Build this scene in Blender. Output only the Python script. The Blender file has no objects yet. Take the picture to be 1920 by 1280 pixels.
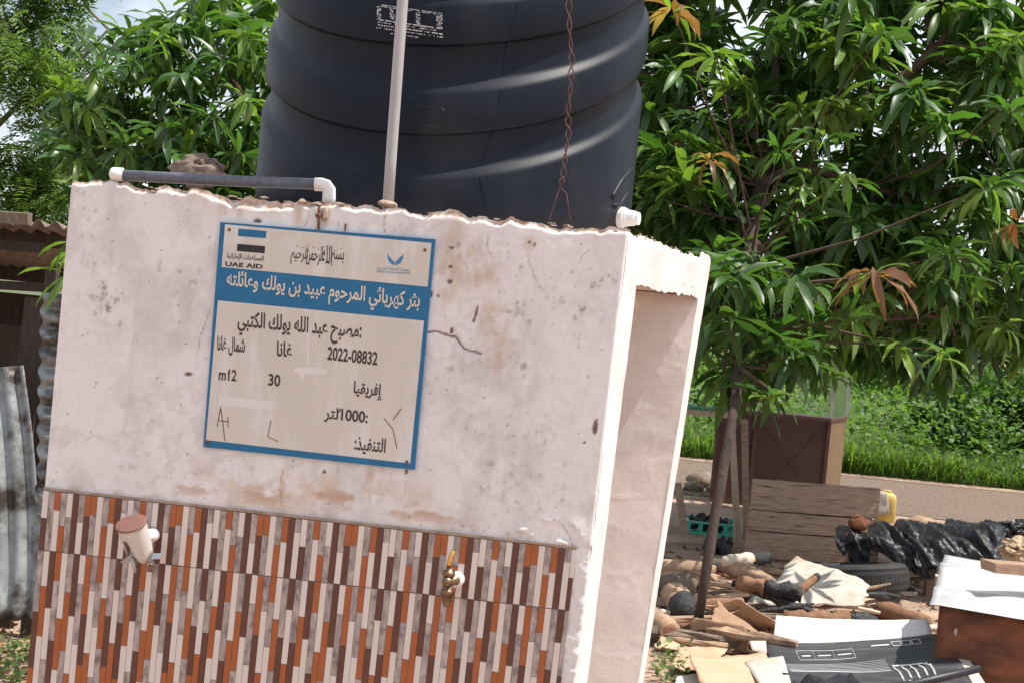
import bpy, bmesh, math, random
import numpy as np
from mathutils import Vector, Matrix, noise as mnoise

random.seed(11)
RNG = np.random.default_rng(11)
scene = bpy.context.scene
COL = scene.collection

# ------------------------------------------------------------------ camera
F, CAMH = 3000.0, 1.55                      # focal length in photo pixels, eye height
ROLL, PITCH = math.atan(.0958), math.atan(67.7 / F)
w_ = np.array([0, math.cos(PITCH), -math.sin(PITCH)])
u1_ = np.array([0, math.sin(PITCH), math.cos(PITCH)])
r_ = math.cos(ROLL) * np.array([1., 0, 0]) + math.sin(ROLL) * u1_
u_ = -math.sin(ROLL) * np.array([1., 0, 0]) + math.cos(ROLL) * u1_
CAM = np.array([0, 0, CAMH])
cd = bpy.data.cameras.new('camera')
cd.sensor_width = 36
cd.lens = F / 1920 * 36
cd.clip_start, cd.clip_end = .05, 2000
cam = bpy.data.objects.new('camera', cd)
COL.objects.link(cam)
cam.matrix_world = Matrix(((r_[0], u_[0], -w_[0], 0), (r_[1], u_[1], -w_[1], 0), (r_[2], u_[2], -w_[2], CAMH), (0, 0, 0, 1)))
scene.camera = cam

# ------------------------------------------------------------------ site geometry: survey helpers
def ray(x, y): return w_ + (x - 960) / F * r_ - (y - 640) / F * u_
def at(x, y, Y):
    d = ray(x, y); return CAM + d * (Y / d[1])
def gnd(x, y, z=0.):
    d = ray(x, y); return CAM + d * ((z - CAMH) / d[2])
TOPZ = 1.76
A = at(135, 338, 4.12); B = at(1178, 432, 3.94); C = at(1334, 490, 5.33)
A[2] = B[2] = C[2] = 0
WALLW = float(np.linalg.norm(B - A))
ES = (B - A) / WALLW
EN = np.array([ES[1], -ES[0], 0])           # outward, towards the camera
if EN[1] > 0: EN = -EN
SIDEL = float(np.linalg.norm(C - B))
ED = (C - B) / SIDEL
EZ = np.array([0, 0, 1.])

# ------------------------------------------------------------------ sky and sun
SUN_EL = math.radians(66)
sdir = ES * math.cos(math.radians(1.5)) - EN * math.sin(math.radians(1.5))   # just behind the front wall's plane
sdir = sdir / np.linalg.norm(sdir)
SUNV = np.array([sdir[0] * math.cos(SUN_EL), sdir[1] * math.cos(SUN_EL), math.sin(SUN_EL)])
world = bpy.data.worlds.new('World'); scene.world = world; world.use_nodes = True
nt = world.node_tree; nd = nt.nodes; lk = nt.links
bg = nd['Background']
sky = nd.new('ShaderNodeTexSky'); sky.sky_type = 'NISHITA'; sky.sun_disc = False
sky.sun_elevation = SUN_EL; sky.sun_rotation = math.atan2(SUNV[0], SUNV[1])
sky.dust_density = 2.0
tc = nd.new('ShaderNodeTexCoord')
mp = nd.new('ShaderNodeMapping'); mp.inputs['Scale'].default_value = (1.6, 1.6, 4.0)
nz = nd.new('ShaderNodeTexNoise'); nz.inputs['Scale'].default_value = 2.2; nz.inputs['Detail'].default_value = 9; nz.inputs['Roughness'].default_value = .58
rp = nd.new('ShaderNodeValToRGB'); rp.color_ramp.elements[0].position = .36; rp.color_ramp.elements[1].position = .56
mx = nd.new('ShaderNodeMix'); mx.data_type = 'RGBA'
mx.inputs[7].default_value = (8.0, 8.4, 9.2, 1)             # thin bright cloud
lk.new(tc.outputs['Generated'], mp.inputs['Vector']); lk.new(mp.outputs[0], nz.inputs['Vector'])
lk.new(nz.outputs['Fac'], rp.inputs['Fac']); lk.new(rp.outputs['Color'], mx.inputs[0])
lk.new(sky.outputs[0], mx.inputs[6]); lk.new(mx.outputs[2], bg.inputs['Color'])
bg.inputs['Strength'].default_value = .1
sl = bpy.data.lights.new('sun', 'SUN'); sl.energy = 4.5; sl.angle = math.radians(.5); sl.color = (1, .95, .87)
sun = bpy.data.objects.new('sun', sl); COL.objects.link(sun)
sun.rotation_euler = Vector(SUNV).to_track_quat('Z', 'Y').to_euler(); sun.location = (3, 0, 8)
vs = scene.view_settings
vs.view_transform = 'Standard'; vs.look = 'None'; vs.gamma = 1; vs.use_curve_mapping = False; vs.exposure = 0.48
scene.cycles.use_denoising = True
scene.cycles.max_bounces = 8; scene.cycles.transparent_max_bounces = 8

# ------------------------------------------------------------------ noise helpers
def vnoise(x, y, seed=0):
    xi = np.floor(x).astype(np.int64); yi = np.floor(y).astype(np.int64)
    xf = x - xi; yf = y - yi
    def h(a, b):
        n = (a * 374761393 + b * 668265263 + seed * 1442695041) & 0xffffffff
        n = ((n ^ (n >> 13)) * 1274126177) & 0xffffffff
        return ((n ^ (n >> 16)) & 0xffff) / 65535.0
    sx = xf * xf * (3 - 2 * xf); sy = yf * yf * (3 - 2 * yf)
    return (h(xi, yi) * (1 - sx) + h(xi + 1, yi) * sx) * (1 - sy) + (h(xi, yi + 1) * (1 - sx) + h(xi + 1, yi + 1) * sx) * sy
def fbm(x, y, oct=5, seed=0, rough=.5):
    s = 0; a = 1; t = 0
    for i in range(oct):
        s = s + a * vnoise(x * 2 ** i, y * 2 ** i, seed + i * 7); t += a; a *= rough
    return s / t
def n3(p, s=1., o=0.): return mnoise.noise(Vector((p[0] * s + o, p[1] * s + o * 1.7, p[2] * s - o)))
def sstep(a, b, x):
    t = np.clip((x - a) / (b - a), 0, 1); return t * t * (3 - 2 * t)

# ------------------------------------------------------------------ materials (all procedural)
def new_mat(name):
    m = bpy.data.materials.new(name); m.use_nodes = True
    return m, m.node_tree, m.node_tree.nodes['Principled BSDF']
def pm(name, base, rough=.8, var=.25, scale=9., bump=.25, bscale=None, metal=0., spec=.5, stretch=(1, 1, 1), dark=None, dpos=(.45, .7), dscale=3., attr=None, detail=6, bdist=.004, world_pos=False):
    """paint-like material: base colour varied by noise, an optional second colour in patches, fine relief"""
    m, t, p = new_mat(name); N = t.nodes.new; L = t.links.new
    co = N('ShaderNodeTexCoord'); mp = N('ShaderNodeMapping'); mp.inputs['Scale'].default_value = stretch
    L(N('ShaderNodeNewGeometry').outputs['Position'] if world_pos else co.outputs['Object'], mp.inputs['Vector'])
    n1 = N('ShaderNodeTexNoise'); n1.inputs['Scale'].default_value = scale; n1.inputs['Detail'].default_value = detail; n1.inputs['Roughness'].default_value = .6
    L(mp.outputs[0], n1.inputs['Vector'])
    r1 = N('ShaderNodeMapRange'); r1.inputs['From Min'].default_value = .3; r1.inputs['From Max'].default_value = .7
    r1.inputs['To Min'].default_value = 1 - var; r1.inputs['To Max'].default_value = 1 + var
    L(n1.outputs['Fac'], r1.inputs['Value'])
    vm = N('ShaderNodeVectorMath'); vm.operation = 'SCALE'; vm.inputs[0].default_value = base
    L(r1.outputs[0], vm.inputs['Scale'])
    out = vm.outputs[0]
    if attr:
        at_ = N('ShaderNodeAttribute'); at_.attribute_name = attr
        L(at_.outputs['Color'], vm.inputs[0])
    if dark is not None:
        n2 = N('ShaderNodeTexNoise'); n2.inputs['Scale'].default_value = dscale; n2.inputs['Detail'].default_value = 8; n2.inputs['Roughness'].default_value = .65
        L(mp.outputs[0], n2.inputs['Vector'])
        r2 = N('ShaderNodeMapRange'); r2.inputs['From Min'].default_value = dpos[0]; r2.inputs['From Max'].default_value = dpos[1]
        L(n2.outputs['Fac'], r2.inputs['Value'])
        mxn = N('ShaderNodeMix'); mxn.data_type = 'RGBA'; mxn.inputs[7].default_value = (*dark, 1)
        L(r2.outputs[0], mxn.inputs[0]); L(out, mxn.inputs[6]); out = mxn.outputs[2]
    L(out, p.inputs['Base Color'])
    p.inputs['Roughness'].default_value = rough; p.inputs['Metallic'].default_value = metal
    p.inputs['Specular IOR Level'].default_value = spec
    if bump:
        nb = N('ShaderNodeTexNoise'); nb.inputs['Scale'].default_value = bscale or scale * 4; nb.inputs['Detail'].default_value = 6
        L(mp.outputs[0], nb.inputs['Vector'])
        bp = N('ShaderNodeBump'); bp.inputs['Strength'].default_value = bump; bp.inputs['Distance'].default_value = bdist
        L(nb.outputs['Fac'], bp.inputs['Height']); L(bp.outputs[0], p.inputs['Normal'])
    return m
def leaf_mat(name, attr=None, base=(.05, .11, .025), rough=.38, trans=.28, var=.3, spec=.5):
    m, t, p = new_mat(name); N = t.nodes.new; L = t.links.new
    if attr:
        c = N('ShaderNodeAttribute'); c.attribute_name = attr; col = c.outputs['Color']
    else:
        oi = N('ShaderNodeObjectInfo'); r = N('ShaderNodeMapRange'); r.inputs['To Min'].default_value = 1 - var; r.inputs['To Max'].default_value = 1 + var
        L(oi.outputs['Random'], r.inputs['Value'])
        v = N('ShaderNodeVectorMath'); v.operation = 'SCALE'; v.inputs[0].default_value = base
        L(r.outputs[0], v.inputs['Scale']); col = v.outputs[0]
    L(col, p.inputs['Base Color'])
    p.inputs['Roughness'].default_value = rough; p.inputs['Specular IOR Level'].default_value = spec
    tr = N('ShaderNodeBsdfTranslucent')
    v2 = N('ShaderNodeVectorMath'); v2.operation = 'MULTIPLY'; v2.inputs[1].default_value = (2.2, 2.4, .9)
    L(col, v2.inputs[0]); L(v2.outputs[0], tr.inputs['Color'])
    ms = N('ShaderNodeMixShader'); ms.inputs[0].default_value = trans
    L(p.outputs[0], ms.inputs[1]); L(tr.outputs[0], ms.inputs[2])
    L(ms.outputs[0], t.nodes['Material Output'].inputs['Surface'])
    return m

M = {}
M['plaster'] = pm('plaster', (.7, .65, .63), .9, .05, 60, .5, 220, attr='col', bdist=.0015)
M['mortar'] = pm('mortar', (.34, .25, .19), .95, .35, 25, .8, 90)
M['concrete'] = pm('concrete', (.62, .53, .49), .95, .2, 12, .6, 60)
M['tile_back'] = pm('tile_grout', (.26, .20, .175), .9, .1, 30, .2)
M['strip_w'] = pm('glaze_cream', (.66, .58, .53), .32, .04, 8, .03, spec=.4, world_pos=True)
M['strip_o'] = pm('glaze_rust_orange', (.36, .10, .031), .32, .08, 30, .05, spec=.4, world_pos=True)
M['strip_d'] = pm('glaze_dark_brown', (.115, .045, .032), .32, .08, 30, .05, spec=.4, world_pos=True)
M['strip_g'] = pm('glaze_grey_marble', (.40, .325, .305), .32, .3, 40, .12, dark=(.16, .125, .125), dpos=(.47, .66), dscale=60, spec=.4, stretch=(1, 1, .5), world_pos=True)
M['sign'] = pm('sign_enamel', (.60, .545, .485), .5, .05, 6, .03, dark=(.66, .62, .6), dpos=(.5, .62), dscale=9, stretch=(1.6, 1.6, .5), spec=.3)
M['sign_blue'] = pm('sign_blue', (.018, .14, .29), .45, .1, 14, .03, spec=.3)
M['sign_dark'] = pm('sign_print_dark', (.05, .022, .022), .6, .2, 30, 0)
M['sign_black'] = pm('sign_print_black', (.022, .012, .016), .6, .1, 30, 0)
M['sign_pale'] = pm('sign_print_pale', (.62, .55, .46), .6, .05, 30, 0)
M['sign_tape'] = pm('sign_tape', (.68, .63, .6), .5, .03, 20, 0)
M['sign_logo'] = pm('sign_logo_blue', (.05, .2, .36), .5, .1, 20, 0)
M['rust'] = pm('rust', (.14, .055, .03), .9, .4, 40, .5)
M['rust_sheet'] = pm('rust_painted_sheet', (.21, .07, .028), .65, .35, 6, .2, 30, dark=(.055, .02, .012), dpos=(.40, .66), dscale=3.6, stretch=(1, 1, 2.2))
M['tank'] = pm('tank_plastic', (.0058, .0088, .0165), .45, .2, 5, .06, 160, dark=(.021, .023, .028), dpos=(.48, .8), dscale=6, spec=.2, stretch=(1, 1, .45))
M['tank_print'] = pm('tank_print', (.5, .5, .52), .7, .3, 60, 0)
M['pvc_white'] = pm('pvc_white', (.78, .75, .72), .4, .06, 20, .05)
M['pvc_grey'] = pm('pvc_grey', (.36, .35, .35), .5, .1, 25, .08, stretch=(1, 1, .2))
M['pvc_dark'] = pm('pvc_dark_grey', (.105, .115, .14), .5, .25, 60, .05)
M['wire'] = pm('rusty_wire', (.11, .05, .042), .8, .35, 60, .2)
M['stone'] = pm('stone', (.20, .15, .12), .95, .35, 14, .8, 50)
M['laterite'] = pm('laterite', (.24, .095, .045), .95, .35, 22, 1., 60, dark=(.10, .035, .02), dscale=25)
M['beige_pipe'] = pm('beige_pipe', (.56, .51, .47), .55, .06, 12, .05)
M['lid'] = pm('lid_brown', (.19, .085, .065), .65, .2, 14, .1, 70)
M['brass_old'] = pm('brass_tarnished', (.22, .15, .09), .42, .4, 60, .3, metal=.8)
M['brass'] = pm('brass', (.75, .48, .14), .2, .1, 40, .05, metal=1)
M['galv'] = pm('galvanised', (.42, .43, .44), .4, .2, 8, .1, 40, metal=.75, dark=(.2, .2, .2), dpos=(.55, .75), dscale=5)
M['zinc_white'] = pm('zinc_bright', (.74, .75, .76), .36, .12, 5, .15, 14, metal=.45, dark=(.38, .39, .40), dpos=(.52, .78), dscale=5, stretch=(1, 4, 4))
M['zinc_old'] = pm('zinc_weathered', (.28, .30, .30), .5, .4, 6, .25, 30, metal=.4, dark=(.05, .038, .03), dpos=(.47, .60), dscale=5)
M['zinc_rust'] = pm('zinc_rusted', (.20, .15, .13), .8, .3, 9, .2, 30, metal=.2)
M['bark'] = pm('bark', (.085, .05, .036), .95, .4, 16, 1., 50, stretch=(1, 1, .35), bdist=.01)
M['bark_dark'] = pm('bark_dark', (.055, .036, .029), .95, .45, 20, 1., 60, stretch=(1, 1, .35), bdist=.008)
M['bark_grey'] = pm('bark_grey', (.16, .12, .09), .95, .4, 14, 1., 50, stretch=(1, 1, .35), bdist=.01)
M['wood_grey'] = pm('wood_weathered', (.38, .27, .195), .9, .28, 9, .5, 30, stretch=(1, 6, 14), dark=(.085, .06, .05), dpos=(.52, .72), dscale=5)
M['wood_pale'] = pm('wood_pale', (.47, .36, .26), .85, .2, 9, .4, 30, stretch=(1, 6, 14))
M['wood_brown'] = pm('wood_brown', (.25, .125, .068), .85, .3, 9, .4, 30, stretch=(1, 6, 10))
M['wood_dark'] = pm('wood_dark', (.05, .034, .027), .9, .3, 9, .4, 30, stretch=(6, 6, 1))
M['wood_plank'] = pm('wood_plank', (.32, .2, .13), .85, .3, 9, .4, 30, stretch=(2, 10, 10))
M['log_tan'] = pm('log_tan', (.42, .28, .18), .9, .3, 14, .7, 40, dark=(.2, .12, .08), dscale=9)
M['log_pale'] = pm('log_pale', (.60, .50, .39), .9, .15, 14, .4, 40)
M['log_brown'] = pm('log_brown', (.24, .125, .07), .9, .35, 16, .8, 50)
M['char'] = pm('charcoal', (.022, .021, .023), .62, .5, 28, 1., 60, dark=(.07, .068, .07), dpos=(.6, .8), dscale=22, bdist=.012)
M['card'] = pm('cardboard', (.50, .335, .22), .9, .1, 5, .1, 60, dark=(.33, .2, .13), dpos=(.6, .75), dscale=6)
M['card_edge'] = pm('cardboard_dark', (.33, .205, .125), .9, .15, 8, .15, 60, dark=(.15, .09, .06), dpos=(.55, .75), dscale=9)
M['card_white'] = pm('cardboard_white', (.52, .48, .42), .85, .12, 6, .15, 50, dark=(.36, .27, .19), dpos=(.48, .7), dscale=5)
M['card_ribbed'] = pm('cardboard_white_ribbed', (.76, .74, .72), .8, .12, 1.2, .15, 40, stretch=(2, 40, 40))
M['card_black'] = pm('cardboard_black', (.045, .046, .05), .5, .3, 4, .15, 30, dark=(.12, .12, .125), dpos=(.52, .75), dscale=3, stretch=(1, 6, 6))
M['print_white'] = pm('print_white', (.66, .66, .66), .7, .15, 40, 0)
M['plastic_black'] = pm('plastic_black', (.022, .023, .027), .44, .3, 8, .2, 40, spec=.4, dark=(.06, .06, .065), dpos=(.55, .8), dscale=5)
M['rubber'] = pm('rubber', (.028, .027, .027), .8, .3, 20, .4, 80)
M['green_plastic'] = pm('green_plastic', (.06, .46, .31), .45, .1, 9, .05)
M['yellow_plastic'] = pm('yellow_plastic', (.62, .43, .11), .5, .2, 9, .1, dark=(.25, .09, .03), dpos=(.6, .68), dscale=12)
M['cloth_white'] = pm('sack_cloth', (.52, .44, .40), .9, .12, 12, .4, 80)
M['kiosk'] = pm('kiosk_paint', (.115, .05, .038), .55, .15, 5, .06, 30)
M['kiosk_side'] = pm('kiosk_side_paint', (.20, .125, .065), .6, .15, 5, .06, 30)
M['straw'] = pm('straw', (.42, .31, .2), .95, .4, 40, 1., 60)
M['asphalt'] = pm('asphalt', (.165, .122, .094), .95, .45, 26, 1., 60, dark=(.19, .135, .10), dpos=(.5, .75), dscale=.6, spec=.2, bdist=.01)
M['soil'] = pm('soil', (.38, .265, .19), .97, .25, 3, 1., 30, dark=(.24, .15, .105), dpos=(.45, .7), dscale=2.4, bdist=.02)
M['verge'] = pm('verge_soil', (.09, .115, .045), .97, .3, 6, .6, 20)
M['litter'] = pm('litter', (.22, .125, .075), .95, .4, 14, .3, attr='col')
M['glass'] = pm('dusty_glass', (.5, .52, .54), .12, .1, 5, 0)
M['glass'].node_tree.nodes['Principled BSDF'].inputs['Transmission Weight'].default_value = .9
M['leaf'] = leaf_mat('mango_leaf', attr='col', rough=.42, trans=.32, spec=.45)
M['leaf_green'] = leaf_mat('mango_leaf_green', base=(.05, .115, .026), rough=.34, var=.5, spec=.55)
M['leaf_young'] = leaf_mat('mango_leaf_young', base=(.12, .195, .038), rough=.38, trans=.35)
M['leaf_bronze'] = leaf_mat('mango_leaf_bronze', base=(.21, .10, .055), rough=.4, trans=.3)
M['leaf_straw'] = leaf_mat('mango_leaf_straw', base=(.24, .16, .065), rough=.5, trans=.35)
M['fine_leaf'] = leaf_mat('fine_leaf', attr='col', rough=.5, trans=.42, spec=.3)
M['grass'] = leaf_mat('grass_blade', attr='col', rough=.5, trans=.35, spec=.3)

# ------------------------------------------------------------------ object helpers
ORG = {}
def tag(o, label=None, cat=None, group=None, kind=None):
    if label: o['label'] = label
    if cat: o['category'] = cat
    if group: o['group'] = group
    if kind: o['kind'] = kind
    return o
def thing(name, loc, label, cat, group=None):
    o = bpy.data.objects.new(name, None); COL.objects.link(o)
    o.location = [float(v) for v in loc]; o.empty_display_size = .1
    ORG[o.name] = np.array(loc, float)
    return tag(o, label, cat, group)
def link_mesh(name, V, Fc, mat, parent=None, smooth=False, col=None, org=None):
    """one mesh object from world-space vertices; with a parent the origin is the parent's"""
    V = np.asarray(V, float)
    if parent is not None: o0 = ORG[parent.name]
    elif org is not None: o0 = np.asarray(org, float)
    else:
        o0 = V.mean(0).copy(); o0[2] = V[:, 2].min()
    me = bpy.data.meshes.new(name)
    Vl = V - o0
    if isinstance(Fc, np.ndarray) and Fc.ndim == 2:
        n, k = Fc.shape
        me.vertices.add(len(Vl)); me.vertices.foreach_set('co', Vl.astype(np.float32).ravel())
        me.loops.add(n * k); me.loops.foreach_set('vertex_index', Fc.astype(np.int32).ravel())
        me.polygons.add(n); me.polygons.foreach_set('loop_start', np.arange(0, n * k, k, dtype=np.int32))
        me.update(calc_edges=True)
    else:
        me.from_pydata(Vl.tolist(), [], [list(map(int, f)) for f in Fc]); me.update()
    if smooth: me.polygons.foreach_set('use_smooth', np.ones(len(me.polygons), bool))
    if col is not None:
        a = me.color_attributes.new('col', 'FLOAT_COLOR', 'POINT')
        c4 = np.ones((len(Vl), 4), np.float32); c4[:, :3] = col
        a.data.foreach_set('color', c4.ravel())
    me.materials.append(M[mat] if isinstance(mat, str) else mat)
    o = bpy.data.objects.new(name, me); COL.objects.link(o)
    if parent is not None:
        o.parent = parent
    else: o.location = o0.tolist()
    ORG[o.name] = o0
    return o
class MB:
    """collects shapes; build() links them as one mesh"""
    def __init__(s): s.v = []; s.f = []; s.n = 0
    def add(s, V, Fc):
        V = np.asarray(V, float)
        s.v.append(V); s.f += [[i + s.n for i in f] for f in Fc]; s.n += len(V); return s
    def box(s, c, size, R=None, jit=0.):
        c = np.asarray(c, float); h = np.asarray(size, float) / 2
        V = np.array([[x, y, z] for x in (-1, 1) for y in (-1, 1) for z in (-1, 1)]) * h
        if jit: V = V + RNG.normal(0, jit, V.shape)
        if R is not None: V = V @ np.asarray(R).T
        return s.add(V + c, [[0, 1, 3, 2], [4, 6, 7, 5], [0, 4, 5, 1], [2, 3, 7, 6], [0, 2, 6, 4], [1, 5, 7, 3]])
    def bar(s, p0, p1, a, b, up=EZ, jit=0.):
        p0 = np.asarray(p0, float); p1 = np.asarray(p1, float); d = p1 - p0; L = np.linalg.norm(d); d = d / L
        x = np.cross(d, up); x /= np.linalg.norm(x); y = np.cross(x, d)
        return s.box((p0 + p1) / 2, (L, a, b), np.stack([d, x, y], 1), jit)
    def tube(s, P, r, n=10, cap=True, wob=0.):
        P = np.asarray(P, float); m = len(P); r = np.broadcast_to(np.asarray(r, float), (m,))
        T = np.gradient(P, axis=0); T /= np.linalg.norm(T, axis=1)[:, None]
        ref = EZ if abs(T[0] @ EZ) < .9 else np.array([1., 0, 0])
        V = []; x = np.cross(T[0], ref); x /= np.linalg.norm(x)
        for i in range(m):
            x = x - T[i] * (x @ T[i]); x /= np.linalg.norm(x); y = np.cross(T[i], x)
            for k in range(n):
                a = 2 * math.pi * k / n; q = r[i]
                if wob: q = q * (1 + wob * n3((math.cos(a) * 1.3 + P[i][0] * 9, math.sin(a) * 1.3 + P[i][1] * 9, P[i][2] * 9 + i * .5)))
                V.append(P[i] + q * (x * math.cos(a) + y * math.sin(a)))
        Fc = [[i * n + k, i * n + (k + 1) % n, (i + 1) * n + (k + 1) % n, (i + 1) * n + k] for i in range(m - 1) for k in range(n)]
        if cap:
            Fc.append(list(range(n - 1, -1, -1))); Fc.append([(m - 1) * n + k for k in range(n)])
        return s.add(V, Fc)
    def lathe(s, o, axis, prof, n=20, ref=None):
        """prof: (distance along axis, radius)"""
        o = np.asarray(o, float); ax = np.asarray(axis, float); ax /= np.linalg.norm(ax)
        rf = np.array([1., 0, 0]) if abs(ax[0]) < .8 else EZ
        x = np.cross(ax, rf); x /= np.linalg.norm(x); y = np.cross(ax, x)
        V = [o + ax * h + r * (x * math.cos(2 * math.pi * k / n) + y * math.sin(2 * math.pi * k / n)) for h, r in prof for k in range(n)]
        m = len(prof)
        Fc = [[i * n + k, i * n + (k + 1) % n, (i + 1) * n + (k + 1) % n, (i + 1) * n + k] for i in range(m - 1) for k in range(n)]
        Fc.append(list(range(n - 1, -1, -1))); Fc.append([(m - 1) * n + k for k in range(n)])
        return s.add(V, Fc)
    def sheet(s, P, th=.004):
        """closed thin sheet from a grid of points (n,m,3)"""
        P = np.asarray(P, float); n, m = P.shape[:2]
        du = np.gradient(P, axis=0); dv = np.gradient(P, axis=1)
        N = np.cross(du, dv); N /= np.linalg.norm(N, axis=2)[..., None] + 1e-9
        Q = P - N * th
        V = np.concatenate([P.reshape(-1, 3), Q.reshape(-1, 3)]); K = n * m
        Fc = []
        for i in range(n - 1):
            for j in range(m - 1):
                a = i * m + j
                Fc.append([a, a + m, a + m + 1, a + 1]); Fc.append([K + a, K + a + 1, K + a + m + 1, K + a + m])
        for i in range(n - 1):
            a = i * m; Fc.append([a, K + a, K + a + m, a + m]); b = i * m + m - 1; Fc.append([b, b + m, K + b + m, K + b])
        for j in range(m - 1):
            Fc.append([j, j + 1, K + j + 1, K + j]); b = (n - 1) * m + j; Fc.append([b, K + b, K + b + 1, b + 1])
        return s.add(V, Fc)
    def blob(s, c, r, sub=3, amp=.25, sc=1.6, seed=0., flat=None):
        bm = bmesh.new(); bmesh.ops.create_icosphere(bm, subdivisions=sub, radius=1)
        r = np.broadcast_to(np.asarray(r, float), (3,))
        V = []
        for v in bm.verts:
            d = v.co
            k = 1 + amp * (n3(d, sc, seed) + .5 * n3(d, sc * 2.3, seed + 3) + .25 * n3(d, sc * 5, seed + 5))
            V.append(np.array(d) * k * r)
        Fc = [[v.index for v in f.verts] for f in bm.faces]
        bm.free()
        return s.add(np.array(V) + np.asarray(c, float), Fc)
    def build(s, name, mat, parent=None, smooth=False, org=None, kind=None):
        o = link_mesh(name, np.concatenate(s.v), s.f, mat, parent, smooth, None, org)
        if kind: o['kind'] = kind
        return o
def patch(p00, p10, p11, p01, n=10, m=10, amp=0., sc=3., seed=0., curl=0., rag=0.):
    """bilinear grid between four corners with relief along its normal; rag = ragged outline"""
    p00, p10, p11, p01 = [np.asarray(p, float) for p in (p00, p10, p11, p01)]
    u = np.linspace(0, 1, n)[:, None, None]; v = np.linspace(0, 1, m)[None, :, None]
    if rag:
        uu = np.linspace(0, 1, n)[:, None] + 0 * np.linspace(0, 1, m)[None, :]; vv = np.linspace(0, 1, m)[None, :] + 0 * np.linspace(0, 1, n)[:, None]
        e = fbm(uu * 6 + seed, vv * 6 + seed * 2, 3, 5) - .5; e2 = fbm(uu * 6 + seed + 9, vv * 6 + seed, 3, 8) - .5
        wgt = np.abs(uu - .5) * 2; wg2 = np.abs(vv - .5) * 2
        u = (uu + rag * e * wgt ** 3)[..., None]; v = (vv + rag * e2 * wg2 ** 3)[..., None]
    P = (p00 * (1 - u) + p10 * u) * (1 - v) + (p01 * (1 - u) + p11 * u) * v
    N = np.cross(p10 - p00, p01 - p00); N = N / np.linalg.norm(N)
    if N[2] < 0: N = -N
    for i in range(n):
        for j in range(m):
            P[i, j] += N * (amp * (n3(P[i, j], sc, seed) + .4 * n3(P[i, j], sc * 3, seed)) + curl * (abs(i / (n - 1) - .5) * 2) ** 2)
    return P
def copy_part(src, parent, name=None):
    c = src.copy(); COL.objects.link(c); c.parent = parent; ORG[c.name] = ORG.get(parent.name); return c

# ================================================================== THE SETTING
def ground_sheet():
    xs = np.unique(np.concatenate([np.linspace(-700, -12, 10), np.linspace(-12, 14, 131), np.linspace(14, 700, 10)]))
    ys = np.unique(np.concatenate([np.linspace(-60, 2, 6), np.linspace(2, 14.2, 90), np.linspace(14.2, 22, 12), np.linspace(22, 1200, 12)]))
    X, Y = np.meshgrid(xs, ys, indexing='ij')
    amp = .07 * sstep(3, 5, Y) * (1 - sstep(12.5, 13.8, Y))
    Z = amp * (fbm(X * 1.3 + 50, Y * 1.3 + 50, 4, 3) - .5) + .03 * sstep(3, 5, Y) * (1 - sstep(12.5, 13.8, Y)) * (fbm(X * 6 + 50, Y * 6 + 50, 2, 9) - .5)
    V = np.stack([X, Y, Z], -1).reshape(-1, 3); n, m = X.shape
    i, j = np.meshgrid(np.arange(n - 1), np.arange(m - 1), indexing='ij'); a = (i * m + j).ravel()
    return link_mesh('ground', V, np.stack([a, a + m, a + m + 1, a + 1], 1), 'soil', None, True, org=(0, 0, 0))
tag(ground_sheet(), kind='structure')
# the road runs behind the yard, almost parallel to the wall
RN0, RN1 = np.array([-30, 14.6 + .035 * 30, 0]), np.array([40, 14.6 - .035 * 40, 0])
def road_edge(off): return [np.array([-120, 14.45 + .036 * 120 + off, 0]), np.array([120, 14.45 - .036 * 120 + off, 0])]
def strip_sheet(name, o0, o1, z, mat):
    a, b = road_edge(o0); c, d = road_edge(o1)
    n = 60; V = []
    for k in range(n + 1):
        t = k / n
        for (p, q, wob) in ((a, b, o0), (c, d, o1)):
            P = p * (1 - t) + q * t; P = P + [0, .12 * n3((P[0] * .8, wob * 7, 0)), z]; V.append(P)
    Fc = [[2 * k, 2 * k + 2, 2 * k + 3, 2 * k + 1] for k in range(n)]
    return tag(link_mesh(name, V, Fc, mat, None, org=(0, 16, 0)), kind='structure')
strip_sheet('road', 0, 3.75, .006, 'asphalt')
strip_sheet('road_shoulder', 3.6, 4.1, .010, 'soil')
vv = strip_sheet('verge', 4.0, 90, .014, 'verge')

# ================================================================== THE TANK STAND
T1, T2, SLABZ = .19, .17, 1.637
def G(s, d, z):
    """plan point: s along the front wall, d back along the open side, z up; the right-hand edges lean"""
    k = -.02 - .04 * np.clip(d / SIDEL, 0, 1)
    lean = k * (TOPZ - z) * np.clip(s / WALLW, 0, 1)
    return A + np.multiply.outer(s + lean, ES) + np.multiply.outer(d, ED) + np.multiply.outer(z, EZ)
def onwall(px, py, n=0.):
    d = ray(px, py); o = A + EN * n
    t = ((o - CAM) @ EN) / (d @ EN); p = CAM + d * t
    return float((p - A) @ ES), float(p[2])
def WP(s, t, n=0.): return A + ES * s + EZ * t + EN * n
def wall_px(px, py, n=0.): return WP(*onwall(px, py, n), n)

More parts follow.
